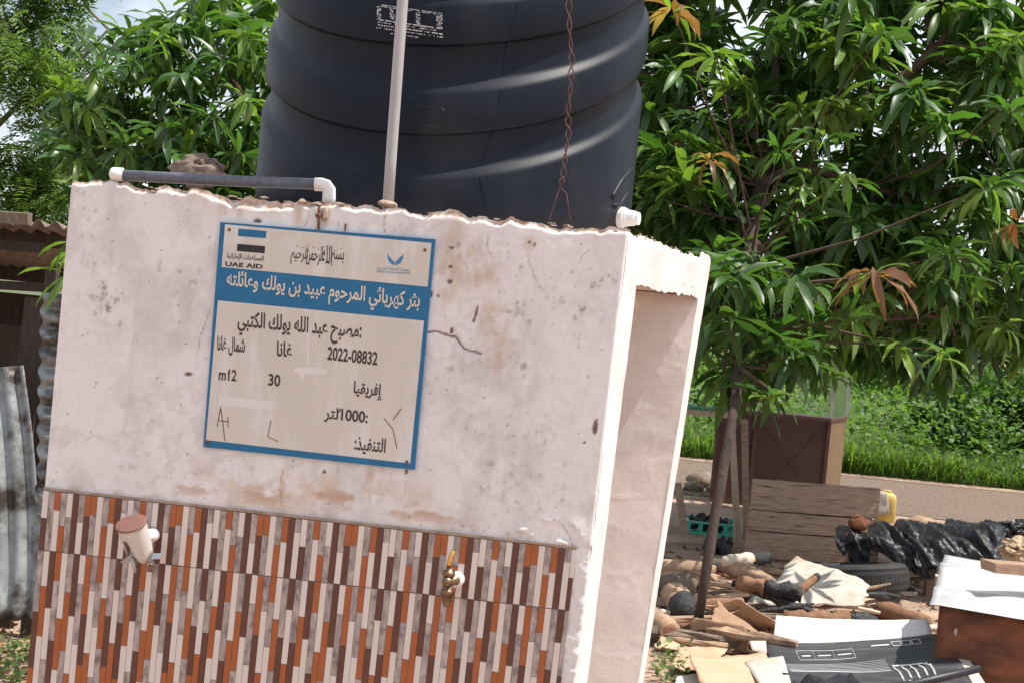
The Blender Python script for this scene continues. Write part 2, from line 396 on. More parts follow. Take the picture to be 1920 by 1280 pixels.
stand = thing('tank_stand', (A + B + (C - B)) / 2, 'whitewashed masonry stand with striped tiles carrying the black water tank', 'tank stand')
def hexa(name, s0, s1, d0, d1, z0, z1, mat='concrete', dl=None):
    """block in plan coordinates; dl = (d0,d1) at the s0 end when it runs askew"""
    d00, d10 = dl if dl else (d0, d1)
    V = [G(s, d, z) for z in (z0, z1) for (s, d) in ((s0, d00), (s1, d0), (s1, d1), (s0, d10))]
    mb = MB(); mb.add(np.array(V), [[3, 2, 1, 0], [4, 5, 6, 7], [0, 1, 5, 4], [1, 2, 6, 5], [2, 3, 7, 6], [3, 0, 4, 7]])
    return mb.build(name, mat, stand)
hexa('front_wall_core', .004, WALLW - .006, .006, T1 - .002, -.1, SLABZ + .02)
hexa('roof_slab', .004, WALLW - .006, .02, SIDEL - .01, SLABZ, TOPZ - .012)
hexa('back_wall_core', .004, WALLW - .006, SIDEL - T2 + .012, SIDEL, -.1, SLABZ - .002, dl=(SIDEL - T2 - .29, SIDEL))
hexa('side_wall', .004, .15, T1, SIDEL - T2 - .3, -.1, SLABZ - .003)

# tile field limits on the wall
tl = onwall(80, 918, .008); tr = onwall(1084, 1029.5, .008)
jl = onwall(72, 1030, .008); jr = onwall(1074, 1145, .008)
TILE_R = tr[0] - .004
def tile_top(s): return tl[1] + (tr[1] - tl[1]) * (s - tl[0]) / (tr[0] - tl[0])
def tile_joint(s): return jl[1] + (jr[1] - jl[1]) * (s - jl[0]) / (jr[0] - jl[0])

PLAST = np.array([.755, .715, .70])
def seg_dist(S, T, a, b):
    ax, ay = a; bx, by = b; dx, dy = bx - ax, by - ay
    L = dx * dx + dy * dy + 1e-12
    k = np.clip(((S - ax) * dx + (T - ay) * dy) / L, 0, 1)
    return np.hypot(S - ax - k * dx, T - ay - k * dy)
def plaster_front():
    step = .0036
    ns = int(WALLW / step); s = np.linspace(0, WALLW - .006, ns)
    t = np.arange(.3, TOPZ + .0001, step); t = np.concatenate([np.linspace(-.05, .29, 8), t])
    # corner arc and the sunlit end of the wall
    S, Tt = np.meshgrid(s, t, indexing='ij')
    jag = (fbm(S * 28, Tt * 0 + 3, 4, 21) - .5) * .030 + (fbm(S * 7, Tt * 0 + 9, 2, 22) - .5) * .026
    frac = sstep(TOPZ - .05, TOPZ, Tt)
    Z = Tt + jag * frac
    nrm = (fbm(S * 3, Tt * 3, 3, 31) - .5) * .006 * sstep(0, .06, WALLW - S) + (fbm(S * 30, Tt * 30, 3, 32) - .5) * .0018
    col = np.ones(S.shape + (3,)) * PLAST
    def mixc(mask, c): 
        nonlocal col
        m = np.clip(mask, 0, 1)[..., None]; col = col * (1 - m) + np.array(c) * m
    # broad mottling of old limewash
    g = fbm(S * 4 + 3, Tt * 4, 5, 41, .65); mixc(.6 * sstep(.5, .72, g), (.56, .50, .49))
    g = fbm(S * 9 + 3, Tt * 5, 5, 44, .62); mixc(.4 * sstep(.52, .75, g), (.49, .44, .435))
    g = fbm(S * 2.5, Tt * 2.5, 4, 47); mixc(.5 * sstep(.5, .7, g), (.74, .685, .69))
    g = fbm(S * 40, Tt * 40, 4, 43, .7); mixc(.25 * sstep(.56, .7, g) * sstep(.4, .6, fbm(S * 3, Tt * 3, 3, 46)), (.45, .40, .39))
    g = fbm(S * 6 + 8, Tt * 6, 5, 40, .65); mixc(.30 * (1 - sstep(.02, .05, np.abs(g - .5))) * sstep(.45, .65, fbm(S * 2 + 4, Tt * 2, 2, 39)), (.50, .44, .42))
    # drips
    g = fbm(S * 22, Tt * 2.2, 4, 48, .55); mixc(.22 * sstep(.55, .75, g), (.52, .47, .46))
    # dark mildew smudges with pin-holes, where the photo has them
    for px, py, r, k in ((180, 470, .05, .5), (190, 530, .05, .8), (205, 585, .05, .8), (200, 620, .03, .6), (345, 520, .035, .6), (360, 545, .03, .6), (300, 510, .03, .4), (850, 460, .03, .7),
                         (845, 505, .03, .8), (850, 530, .025, .8), (985, 530, .05, .5), (960, 560, .06, .5), (1090, 540, .05, .8), (1100, 590, .04, .7), (1140, 520, .04, .6), (945, 620, .05, .5),
                         (1010, 590, .04, .6), (950, 640, .04, .6), (865, 665, .05, .6), (1030, 850, .09, .35), (930, 900, .08, .3), (980, 920, .07, .4), (620, 900, .03, .6), (240, 860, .05, .4), (440, 905, .03, .5), (890, 790, .05, .4),
                         (1060, 760, .05, .5), (990, 690, .03, .6), (730, 410, .04, .5), (640, 420, .04, .4), (170, 380, .05, .5), (1090, 970, .07, .45), (480, 395, .02, .8)):
        cs, ct = onwall(px, py); rr = np.hypot((S - cs), (Tt - ct) * .8)
        m = np.exp(-(rr / r) ** 2); g = fbm(S * 55, Tt * 45, 4, int(px), .6)
        mixc(k * .30 * m * sstep(.35, .7, g), (.43, .39, .385)); mixc(k * .9 * m * sstep(.68, .76, g), (.15, .12, .115))
    # tan seepage along the tiles and the top
    band = np.exp(-((Tt - tile_top(S) - .055 - .03 * (fbm(S * 5, S * 0, 2, 51) - .5)) / .03) ** 2) * sstep(.25, .4, S) * (1 - sstep(1.02, 1.2, S))
    g = fbm(S * 16, Tt * 34, 4, 52, .55); mixc(.85 * band * sstep(.50, .66, g), (.47, .30, .19))
    band = np.exp(-((Tt - tile_top(S) - .012) / .012) ** 2); g = fbm(S * 25, Tt * 30, 4, 53); mixc(.5 * band * sstep(.5, .68, g), (.42, .32, .25))
    sx, sy = onwall(560, 880); reg = np.exp(-((S - sx) / .30) ** 2 - ((Tt - sy + .03) / .075) ** 2)
    g = fbm(S * 12, Tt * 16, 4, 54, .55); mixc(.8 * reg * sstep(.46, .7, g), (.60, .46, .35))
    for px, py, rs, rt in ((880, 490, .05, .05), (905, 515, .05, .03), (845, 500, .03, .12), (993, 458, .014, .02), (700, 890, .012, .03), (720, 905, .01, .03), (705, 930, .02, .012), (600, 400, .01, .045), (612, 412, .008, .04),
                           (535, 900, .008, .05), (560, 400, .01, .05), (790, 945, .02, .01), (770, 973, .015, .008), (930, 590, .04, .05), (940, 665, .03, .05), (470, 380, .14, .02), (440, 395, .05, .02)):
        cs, ct = onwall(px, py); m = np.exp(-((S - cs) / rs) ** 2 - ((Tt - ct) / rt) ** 2); g = fbm(S * 40, Tt * 25, 3, int(px + py))
        mixc(.75 * m * sstep(.3, .62, g), (.52, .385, .28))
    # broken mortar along the top edge
    dtop = TOPZ - Tt; brk = .005 + .016 * fbm(S * 9, Tt * 0, 3, 61)
    brk = brk + .03 * np.exp(-((S - onwall(480, 370)[0]) / .12) ** 2) * fbm(S * 14, Tt * 0, 2, 65)
    edge = 1 - sstep(.55, 1., dtop / brk); g = fbm(S * 40, Tt * 60, 4, 62)
    mixc(edge * (.35 + .65 * sstep(.35, .6, g)), (.37, .255, .18)); mixc(edge * sstep(.62, .72, g), (.68, .6, .54))
    nrm = nrm - edge * (.003 + .009 * fbm(S * 35, Tt * 35, 3, 63))
    # flaked skim coat above the right end of the tiles and the raw strip beside them
    cx, cy = onwall(1040, 1003); m = np.exp(-((S - cx) / .10) ** 2 - ((Tt - cy) / .035) ** 2)
    g = fbm(S * 14, Tt * 22, 4, 71); rid = 1 - np.clip(np.abs(g - .5) / .035, 0, 1); nrm = nrm + m * (.012 * sstep(.5, .53, g) + .004 * rid); mixc(m * rid * .7, (.8, .74, .72))
    raw = sstep(TILE_R - .002, TILE_R + .004, S) * (1 - sstep(tile_top(S) - .0, tile_top(S) + .02, Tt))
    nrm = nrm + raw * .012 * (fbm(S * 34, Tt * 34, 4, 72) - .42)
    # cracks
    def crack(pts, wd=.0016, c=(.13, .09, .085), deep=.004, k=1.):
        nonlocal nrm
        P = [onwall(*p) for p in pts]; wob = .004 * (fbm(S * 60, Tt * 60, 2, 81) - .5)
        dmin = np.full(S.shape, 9.)
        for a, b in zip(P[:-1], P[1:]): dmin = np.minimum(dmin, seg_dist(S + wob, Tt + wob, a, b))
        m = 1 - sstep(wd * .6, wd * 1.7, dmin); mixc(m * k, c); nrm = nrm - m * deep
    crack([(800, 622), (825, 622), (845, 630), (858, 632), (868, 645), (875, 655), (890, 658), (905, 664)], .0019)
    crack([(897, 575), (894, 590), (891, 603)], .0022, (.18, .1, .09))
    crack([(915, 440), (914, 465), (924, 482)], .0009, (.3, .24, .22), .001, .7)
    crack([(990, 480), (1004, 522), (1020, 545)], .0009, (.33, .28, .26), .001, .7)
    crack([(952, 455), (955, 485)], .0008, (.35, .3, .28), .001, .6)
    crack([(535, 882), (528, 912), (533, 942)], .0012, (.42, .27, .18), .002, .8)
    crack([(328, 365), (332, 400), (338, 440)], .0007, (.42, .36, .34), .001, .6)
    crack([(720, 395), (722, 435)], .0011, (.3, .22, .2), .002, .8)
    crack([(570, 380), (580, 405), (574, 422)], .0012, (.48, .33, .25), .001, .7)
    crack([(1085, 1030), (1078, 1000), (1065, 985)], .0010, (.5, .44, .42), .003, .6)
    crack([(770, 890), (765, 930)], .0008, (.45, .4, .38), .001, .5)
    crack([(395, 580), (375, 640), (372, 660)], .0010, (.3, .25, .24), .001, .7)
    crack([(860, 480), (880, 505)], .0010, (.35, .28, .25), .001, .6)
    crack([(1104, 470), (1092, 480), (1088, 495)], .0010, (.35, .3, .28), .001, .6)
    # knocked-out pits
    for px, py, rs, rt in ((355, 701, .011, .005), (272, 383, .005, .0016), (275, 376, .003, .0014), (269, 396, .004, .0014), (1123, 800, .007, .022), (600, 385, .006, .012), (845, 528, .007, .007), (848, 465, .008, .003), (846, 500, .006, .004),
                           (1104, 830, .004, .004), (993, 455, .004, .004), (1003, 459, .003, .006), (850, 620, .005, .009), (483, 415, .012, .006), (768, 884, .005, .007), (155, 630, .002, .003), (612, 885, .006, .006), (810, 552, .006, .008), (824, 555, .004, .004)):
        cs, ct = onwall(px, py); wv = .5 * fbm(S * 120, Tt * 120, 2, int(px)) + .75
        q = np.hypot((S - cs) / rs, (Tt - ct) / rt) * wv; m = 1 - sstep(.75, 1.1, q); mixc(m, (.17, .115, .095)); nrm = nrm - .002 * m
    rr = np.random.default_rng(5)
    for _ in range(190):
        cs, ct = rr.uniform(.02, WALLW - .03), rr.uniform(.98, 1.72); rad = rr.uniform(.0012, .0028); m = 1 - sstep(.7, 1.3, np.hypot(S - cs, Tt - ct) / rad); mixc(m * .8, (.2, .16, .15))
    # rounded left and right edges
    k = -.02 * (TOPZ - Z) / WALLW
    base = A + (S * (1 + k))[..., None] * ES + Z[..., None] * EZ
    P = base + nrm[..., None] * EN
    # wrap: corner arc then back along ED
    arc = []; acol = []
    rad = .006
    cidx = np.full(t.shape, ns - 1)
    for q in range(1, 6):
        an = q / 5 * math.pi / 2; sw = WALLW - rad + rad * math.sin(an); dn = rad * (1 - math.cos(an))
        nn = nrm[-1] * math.cos(an); wob = (fbm(t * 40, t * 0 + 4, 3, 91) - .5) * .002 * math.sin(2 * an)
        p = A + (sw * (1 + k[-1]) + nrm[-1] * math.sin(an) * .5 + wob)[:, None] * ES + Z[-1][:, None] * EZ + nn[:, None] * EN + ED * dn
        arc.append(p); acol.append(col[-1] * .4 + PLAST * .6)
    P = np.concatenate([P, np.array(arc)]); col = np.concatenate([col, np.array(acol)])
    n, m = P.shape[:2]
    i, j = np.meshgrid(np.arange(n - 1), np.arange(m - 1), indexing='ij')
    a = (i * m + j).ravel(); Fc = np.stack([a, a + m, a + m + 1, a + 1], 1)
    sc = np.concatenate([s, np.full(5, WALLW)])[i.ravel()]; tc_ = t[j.ravel()]
    keep = ~((sc < TILE_R - .01) & (tc_ < tile_top(sc) - .02))
    Fc = Fc[keep]; used = np.unique(Fc); rm = np.full(n * m, -1); rm[used] = np.arange(len(used))
    return link_mesh('plaster_face', P.reshape(-1, 3)[used], rm[Fc], 'plaster', stand, True, col.reshape(-1, 3)[used])
plaster_front()
def plaster_side():
    st = .006
    d = np.concatenate([np.arange(.006, T1, st), np.array([T1]), np.arange(T1 + st, SIDEL - T2 - .002, .005), np.array([SIDEL - T2]), np.arange(SIDEL - T2 + st, SIDEL, st), [SIDEL]])
    z = np.concatenate([np.linspace(-.05, .3, 8), np.arange(.31, TOPZ, st), [TOPZ]])
    D, Z = np.meshgrid(d, z, indexing='ij')
    jag = (fbm(D * 14, Z * 0 + 1, 4, 121, .45) - .5) * .020 + .020 * sstep(SIDEL - .20, SIDEL - .16, D)
    Zr = Z + jag * sstep(TOPZ - .05, TOPZ, Z)
    # crumbled lower edge of the slab
    inop = (D > T1 + .001) & (D < SIDEL - T2 - .001)
    low = (Z > SLABZ - .02) & (Z < SLABZ + .02) & inop
    Zr = Zr + np.where(low, (fbm(D * 16, D * 0, 4, 122, .5) - .5) * .024, 0)
    nrm = (fbm(D * 3, Z * 3, 3, 131) - .5) * .008 + (fbm(D * 30, Z * 30, 3, 132) - .5) * .002
    rd = .02 * np.clip(1 - (SIDEL - D) / .02, 0, 1) ** 2 + .012 * np.clip(1 - (TOPZ - Z) / .02, 0, 1) ** 2
    col = np.ones(D.shape + (3,)) * np.array([.76, .70, .68])
    g = fbm(D * 8, Z * 8, 4, 133); col *= (1 - .12 * sstep(.5, .7, g))[..., None]
    top = sstep(TOPZ - .014, TOPZ - .004, Z)[..., None] * .6; col = col * (1 - top) + np.array([.45, .32, .24]) * top
    P = G(WALLW + 0 * D, D, Z) + (Zr - Z)[..., None] * EZ + (nrm - rd)[..., None] * ES
    n, m = D.shape
    i, j = np.meshgrid(np.arange(n - 1), np.arange(m - 1), indexing='ij'); a = (i * m + j).ravel(); Fc = np.stack([a, a + m, a + m + 1, a + 1], 1)
    dm = (d[i] + d[i + 1]).ravel() / 2; zm = (z[j] + z[j + 1]).ravel() / 2
    keep = ~((dm > T1) & (dm < SIDEL - T2) & (zm < SLABZ - .004))
    Fc = Fc[keep]; used = np.unique(Fc); rm = np.full(n * m, -1); rm[used] = np.arange(len(used))
    link_mesh('plaster_end_face', P.reshape(-1, 3)[used], rm[Fc], 'plaster', stand, True, col.reshape(-1, 3)[used])
    # inside faces: the back wall, seen through the open side, and the jambs
    s = np.arange(.14, WALLW, .008); s = np.concatenate([s, [WALLW]]); z = np.concatenate([np.linspace(0, .3, 8), np.arange(.31, SLABZ, .008), [SLABZ - .003]])
    S, Z = np.meshgrid(s, z, indexing='ij'); back = SIDEL - T2 - .3 * (1 - S / WALLW)
    nrm = (fbm(S * 4, Z * 4, 4, 141) - .5) * .012
    trow = 1 - np.clip(np.abs(fbm(S * 9, Z * 14, 3, 142) - .5) / .05, 0, 1); nrm = nrm + .0009 * trow
    col = np.ones(S.shape + (3,)) * np.array([.82, .74, .70]); g = fbm(S * 6, Z * 6, 4, 143); col *= (1 - .14 * sstep(.48, .7, g))[..., None]
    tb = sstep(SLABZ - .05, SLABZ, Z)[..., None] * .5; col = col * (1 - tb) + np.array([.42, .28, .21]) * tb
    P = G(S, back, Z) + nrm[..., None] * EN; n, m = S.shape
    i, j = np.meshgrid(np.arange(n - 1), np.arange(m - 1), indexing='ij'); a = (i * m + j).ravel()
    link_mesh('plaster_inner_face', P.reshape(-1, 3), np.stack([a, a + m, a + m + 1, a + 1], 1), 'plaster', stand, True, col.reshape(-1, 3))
plaster_side()
# broken mortar crumbs along the top edge
mb = MB()
for k in range(90):
    s = RNG.uniform(.01, WALLW - .02); r = RNG.uniform(.0015, .005) * (1.5 if .3 < s < .7 else 1)
    mb.blob(G(s, RNG.uniform(.0, .05), TOPZ + RNG.uniform(-.010, .003)), (r * 2.2, r * 1.3, r * .6), 1, .7, 2, k)
for k in range(22):
    mb.blob(G(WALLW - RNG.uniform(.0, .02), RNG.uniform(.01, SIDEL), TOPZ + RNG.uniform(-.01, .004)), (.004, .008, .003), 1, .6, 2, k + 200)
tag(mb.build('mortar_crumbs', 'mortar', stand), kind='stuff')

# ---- striped tiles: tile > strip
NCOL = 14
TW = onwall(488, 975)[0] - onwall(325, 955)[0]
TW = TILE_R / 6.05
PIT = TW / NCOL
PXM = 1 / 1000.
ZK = .3125 / 727.                         # metres for each pixel of the study crop
ROW2 = ['G375 D330', 'W210 O300', 'D350 W305', 'O175 G360', 'W400 O300', 'G230 O345', 'D365 W340', 'W170 G355', 'O345 D305', 'G205 W375', 'O145 G265', 'W240 O300', 'G355 D300', 'D185 W325']
CYC = {'G': 'WOD', 'D': 'WOO', 'W': 'OGO', 'O': 'WGW'}
ROW1 = ['W165 D', 'G', 'O110 W', 'G200 O', 'W145 G', 'D', 'G170 W', 'O130 D', 'O115 G', 'W', 'G170 O', 'O150 W', 'D', 'G80 W']
rot_z = math.atan2(ES[1], ES[0])
cube_f = [[0, 1, 3, 2], [4, 6, 7, 5], [0, 4, 5, 1], [0, 2, 6, 4], [1, 5, 7, 3]]   # no back face
strip_me = {}
for key, mt in (('W', 'strip_w'), ('O', 'strip_o'), ('D', 'strip_d'), ('G', 'strip_g')):
    me = bpy.data.meshes.new('strip'); b = .03
    V = [(-.5, 0, -.5), (.5, 0, -.5), (.5, 0, .5), (-.5, 0, .5), (-.46, -1, -.495), (.46, -1, -.495), (.46, -1, .495), (-.46, -1, .495)]
    me.from_pydata(V, [], [[4, 5, 6, 7], [0, 1, 5, 4], [1, 2, 6, 5], [2, 3, 7, 6], [3, 0, 4, 7]]); me.materials.append(M[mt]); strip_me[key] = me
strips = []; tiles = {}
z_vis = onwall(600, 1280)[1]
for row in (0, 1, 2):
    for ti in range(7):
        s0 = ti * TW; s1 = min(s0 + TW, TILE_R)
        if s1 - s0 < .008: continue
        sm = (s0 + s1) / 2
        if row == 0: zt, zb = tile_top(sm), tile_joint(sm)
        elif row == 1: zt, zb = tile_joint(sm), tile_joint(sm) - .44
        else: zt, zb = tile_joint(sm) - .44, 0.
        mbt = MB()
        fac = tile_top if row == 0 else tile_joint
        off = 0 if row < 2 else .44
        zl, zr_ = fac(s0) - off, fac(s1) - off
        bl_, br_ = (tile_joint(s0), tile_joint(s1)) if row == 0 else (zb, zb)
        kl = lambda s, z: s - .02 * (TOPZ - z) * s / WALLW + .02 * (TOPZ - tile_top(s)) * s / WALLW
        g = .0004
        V = [WP(kl(s, z), z, n) for n in (.0, .0062) for (s, z) in ((s0 + g, bl_ + g), (s1 - g, br_ + g), (s1 - g, zr_ - g), (s0 + g, zl - g))]
        mbt.add(np.array(V), [[0, 3, 2, 1], [4, 5, 6, 7], [0, 1, 5, 4], [1, 2, 6, 5], [2, 3, 7, 6], [3, 0, 4, 7]])
        to = mbt.build('tile', 'tile_back', stand); tiles[(row, ti)] = to
        for c in range(NCOL):
            sc0 = s0 + c * PIT; sc1 = min(sc0 + PIT, TILE_R)
            if sc1 - sc0 < .004: continue
            sc_ = (sc0 + sc1) / 2; zt = fac(sc_) - off - .0007; zb = tile_joint(sc_) + .0007 if row == 0 else (tile_joint(sc_) - .44 + .0007 if row == 1 else 0.)
            spec = (ROW1 if row == 0 else ROW2)[(c + (3 if row == 2 else 0)) % NCOL].split()
            z = zt; k = 0; last = 'W'
            while z > zb + .002:
                if k < len(spec):
                    key = spec[k][0]; ln = float(spec[k][1:] or 900) * ZK
                else:
                    key = CYC[last][(c + k) % 3]; ln = (300 + 40 * ((c * 7 + k * 3) % 3 - 1)) * ZK
                ln *= 1 + .03 * random.uniform(-1, 1)
                z1 = max(z - ln, zb)
                strips.append((sc0, sc1, z1, z, key, (row, ti), min(z, 9) - max(z1, z_vis)))
                last = key; z = z1; k += 1
order = sorted(range(len(strips)), key=lambda i: -strips[i][6])
single = set(order[:300])
rest = {k: [[], [], 0] for k in 'WODG'}
for i, (a, b, z0, z1, key, tk, vis) in enumerate(strips):
    zc = (z0 + z1) / 2; sc_ = (a + b) / 2; sc_ = sc_ - .02 * (tile_top(sc_) - zc) * sc_ / WALLW
    th = .0012 + .0006 * random.random(); pos = WP(sc_, zc, .0062); scl = (b - a - .0006, th, z1 - z0 - .0006)
    tilt = math.atan2(.02 * sc_ / WALLW, 1)
    R = Matrix.Rotation(rot_z, 4, 'Z') @ Matrix.Rotation(tilt, 4, 'Y')
    if i in single:
        o = bpy.data.objects.new('strip', strip_me[key]); COL.objects.link(o); o.parent = tiles[tk]
        o.matrix_local = Matrix.Translation(Vector(pos - ORG[stand.name])) @ R @ Matrix.Diagonal((*scl, 1))
    else:
        Vr = np.array([v.co for v in strip_me[key].vertices]) * np.array(scl); R3 = np.array(R.to_3x3()); e = rest[key]
        e[0].append(Vr @ R3.T + pos); e[1] += [[v + e[2] for v in p.vertices] for p in strip_me[key].polygons]; e[2] += len(Vr)
for key in 'WODG':
    if rest[key][0]:
        o = link_mesh('lesser_strips', np.concatenate(rest[key][0]), rest[key][1], strip_me[key].materials[0], stand); o['kind'] = 'stuff'
mb = MB(); mb.bar(WP(0, tile_top(0) + .004, .004), WP(TILE_R, tile_top(TILE_R) + .004, .004), .007, .006); mb.build('tile_trim', 'mortar', stand)

# nails and the rusty hook above the sign
nl = thing('wall_hook', wall_px(599, 410), 'rusty bolt hook set in the plaster above the sign', 'hook')
mb = MB(); mb.tube([wall_px(598, 387, .004), wall_px(598, 395, .010), wall_px(597, 431, .007)], .0033, 8); mb.build('shank', 'rust', nl)
mb = MB(); mb.lathe(wall_px(598, 405, .004), EN, [(0, .007), (.01, .007), (.013, .004)], 10); mb.build('head', 'rust', nl)
mb = MB(); mb.blob(wall_px(609, 402, .002), (.009, .008, .017), 2, .4, 2, 5); mb.build('mortar_dab', 'mortar', nl)
mb = MB(); mb.tube([wall_px(648, 421, .0), wall_px(648, 421, .005), wall_px(647, 434, .006)], .0025, 7); tag(mb.build('nail', 'rust'), 'short rusty nail just above the sign, right of the bolt hook', 'nail')

# ================================================================== THE SIGN
sign = thing('information_sign', wall_px(597, 860, .01), 'blue framed enamel sign with Arabic lettering screwed to the stand', 'sign')
def quad_px(name, pts, n, mat, th=None, parent=sign):
    P = [wall_px(x, y, n) for x, y in pts]; k = len(P)
    if th is None: return link_mesh(name, P, [list(range(k))], mat, parent)
    Q = [p - EN * th for p in P]
    return link_mesh(name, P + Q, [list(range(k)), list(range(2 * k - 1, k - 1, -1))] + [[i, k + i, k + (i + 1) % k, (i + 1) % k] for i in range(k)], mat, parent)
quad_px('panel', [(381, 837), (777, 880), (816, 449), (413, 417)], .009, 'sign_blue', .007)
quad_px('field', [(415.5, 501), (802, 538), (809, 456), (422, 421)], .0096, 'sign')
quad_px('field', [(386, 824), (769, 868), (795, 601.5), (408.6, 563.5)], .0096, 'sign')
quad_px('flag_bar', [(446, 443), (498, 447), (499.5, 434), (447, 429)], .0102, 'sign_blue')
quad_px('flag_bar', [(444, 471), (496, 475.5), (497, 462), (445, 457.5)], .0102, 'sign_black')
quad_px('tape', [(410, 758.6), (510, 770), (511.8, 751.4), (411, 740.6)], .0101, 'sign_tape')
for pts in ([(550, 690), (552, 700), (560, 697), (563, 712), (569, 711), (571, 700), (588, 702), (615, 700), (612, 690), (580, 687)], [(470, 640), (473, 700), (477, 700), (478, 642)], [(573, 600), (576, 680), (580, 680), (579, 601)]):
    quad_px('water_mark', pts[::-1], .0099, 'sign_tape')
def zs(x, y): return 380 + x * .2344, 400 + y * .2344
for pts in ([(1478, 315), (1481, 345), (1483, 372), (1500, 402), (1533, 418), (1535, 392), (1512, 372), (1500, 352), (1490, 345)], [(1608, 322), (1590, 350), (1583, 345), (1560, 372), (1540, 395), (1542, 420), (1580, 402), (1602, 366)]):
    q = [zs(*p) for p in pts]
    if pts[0][0] == 1478: pass
    quad_px('emblem_hand', q, .0102, 'sign_logo')
# Arabic letter shapes: isolated, final, initial, medial
AR = {}
for ch, base, dual in (('ا', 0xFE8D, 0), ('أ', 0xFE83, 0), ('إ', 0xFE87, 0), ('ب', 0xFE8F, 1), ('ت', 0xFE95, 1), ('ة', 0xFE93, 0), ('ج', 0xFE9D, 1), ('ح', 0xFEA1, 1), ('خ', 0xFEA5, 1), ('د', 0xFEA9, 0), ('ذ', 0xFEAB, 0),
                       ('ر', 0xFEAD, 0), ('س', 0xFEB1, 1), ('ش', 0xFEB5, 1), ('ص', 0xFEB9, 1), ('ع', 0xFEC9, 1), ('غ', 0xFECD, 1), ('ف', 0xFED1, 1), ('ق', 0xFED5, 1), ('ك', 0xFED9, 1), ('ل', 0xFEDD, 1), ('م', 0xFEE1, 1), ('ن', 0xFEE5, 1),
                       ('ه', 0xFEE9, 1), ('و', 0xFEED, 0), ('ي', 0xFEF1, 1), ('ئ', 0xFE89, 1)):
    AR[ch] = (base, dual)
def shape(s):
    out = []
    for i, ch in enumerate(s):
        if ch not in AR: out.append(ch); continue
        b, dual = AR[ch]
        prev = i > 0 and s[i - 1] in AR and AR[s[i - 1]][1]
        nxt = dual and i + 1 < len(s) and s[i + 1] in AR
        out.append(chr(b + (3 if prev and nxt else 2 if nxt else 1 if prev else 0)))
    return ''.join(out[::-1])
def text_shape(body, bold=0., spacing=1.):
    c = bpy.data.curves.new('lettering', 'FONT'); c.body = body; c.size = 1; c.offset = bold; c.space_character = spacing; c.resolution_u = 4
    o = bpy.data.objects.new('lettering', c); COL.objects.link(o); bpy.context.view_layer.update()
    me = o.to_mesh(); V = np.array([v.co[:] for v in me.vertices]).reshape(-1, 3); Fc = [list(p.vertices) for p in me.polygons]
    o.to_mesh_clear(); bpy.data.objects.remove(o); bpy.data.curves.remove(c)
    # lift every other island a hair, so that joined letters never share a plane
    par = list(range(len(V)))
    def find(a):
        while par[a] != a: par[a] = par[par[a]]; a = par[a]
        return a
    for f in Fc:
        for q in f[1:]: par[find(q)] = find(f[0])
    roots = {}; lift = np.zeros(len(V))
    for k in range(len(V)):
        r = find(k); roots.setdefault(r, len(roots)); lift[k] = (roots[r] % 3) * .00012
    return V[:, :2], Fc, lift
def write_px(body, bl, br, tl, mat, bold=.012, n=.0103, parent=sign, name='lettering'):
    V, Fc, lift = text_shape(body, bold)
    lo, hi = V.min(0), V.max(0); q = (V - lo) / (hi - lo)
    p0, px_, py_ = [np.array(onwall(*p)) for p in (bl, br, tl)]
    st = p0 + q[:, :1] * (px_ - p0) + q[:, 1:] * (py_ - p0)
    P = A + st[:, :1] * ES + st[:, 1:] * EZ + (n + lift)[:, None] * EN
    return link_mesh(name, P, Fc, mat, parent)
write_px(shape('المساعدات الإماراتية'), (427, 488), (496, 494), (428, 474), 'sign_black', .012)
write_px('UAE AID', (424.5, 499.6), (494.4, 505), (425, 491), 'sign_black', .03)
for wd_, bl_, br_, tl_ in (('بسم', (622, 499), (646, 501.5), (623, 472)), ('الله', (605, 494), (624, 496), (606, 460)), ('الرحمن', (575, 497), (606, 500), (577, 460)), ('الرحيم', (546, 496), (577, 499), (549, 462))):
    write_px(shape(wd_), bl_, br_, tl_, 'sign_black', .006)
for k in range(9):
    x_ = 555 + k * 10.2; y_ = 460 + .09 * (x_ - 550) + 3 * math.sin(k * 2.1); quad_px('diacritic', [(x_, y_ + 2), (x_ + 4, y_ + .6), (x_ + 4.5, y_ - .2), (x_ + .4, y_ + 1)], .0112, 'sign_black')
write_px(shape('جمعية الشارقة الخيرية'), (708, 507), (770, 511), (708.6, 499.6), 'sign_logo', .004)
write_px('Sharjah Charity International', (708, 512.3), (770, 516), (708, 506.9), 'sign_logo', .0)
write_px(shape('بئر كهربائي المرحوم عبيد بن يولك وعائلته'), (425.7, 550), (786.7, 592), (429, 506), 'sign_pale', .022)
write_px(shape(':مصبح عبد الله يولك الكتبي'), (446.8, 628), (678, 650), (449, 582), 'sign_dark', .021)
write_px(shape('شمال غانا'), (409, 664), (461, 668.5), (410, 629), 'sign_dark', .021)
write_px(shape('غانا'), (520.6, 667), (549, 669.5), (521.8, 639), 'sign_dark', .021)
write_px('2022-08832', (615, 674), (708.6, 684.5), (616.7, 649), 'sign_dark', .021)
write_px('m12', (412, 711.4), (444.8, 714), (413.5, 690), 'sign_dark', .021)
write_px('30', (504.7, 721.7), (527, 724), (506, 699.4), 'sign_dark', .021)
write_px(shape('إفريقيا'), (663.5, 745), (718, 751), (666, 713), 'sign_dark', .021)
write_px(shape('لتر') + '1000:', (609, 790), (690, 799), (611, 761), 'sign_dark', .021)
write_px(shape('التنفيذ:'), (665, 848), (723.4, 854), (667.5, 815), 'sign_dark', .021)
quad_px('lettering', [(426.3, 699.5), (427.8, 701.5), (431.6, 696.5), (431.2, 692.3)], .0106, 'sign_dark'); quad_px('lettering', [(633.8, 771), (635.3, 773), (639, 768.5), (638.8, 764.3)], .0106, 'sign_dark')
def z2(x, y): return 370 + x * .2396, 600 + y * .2396
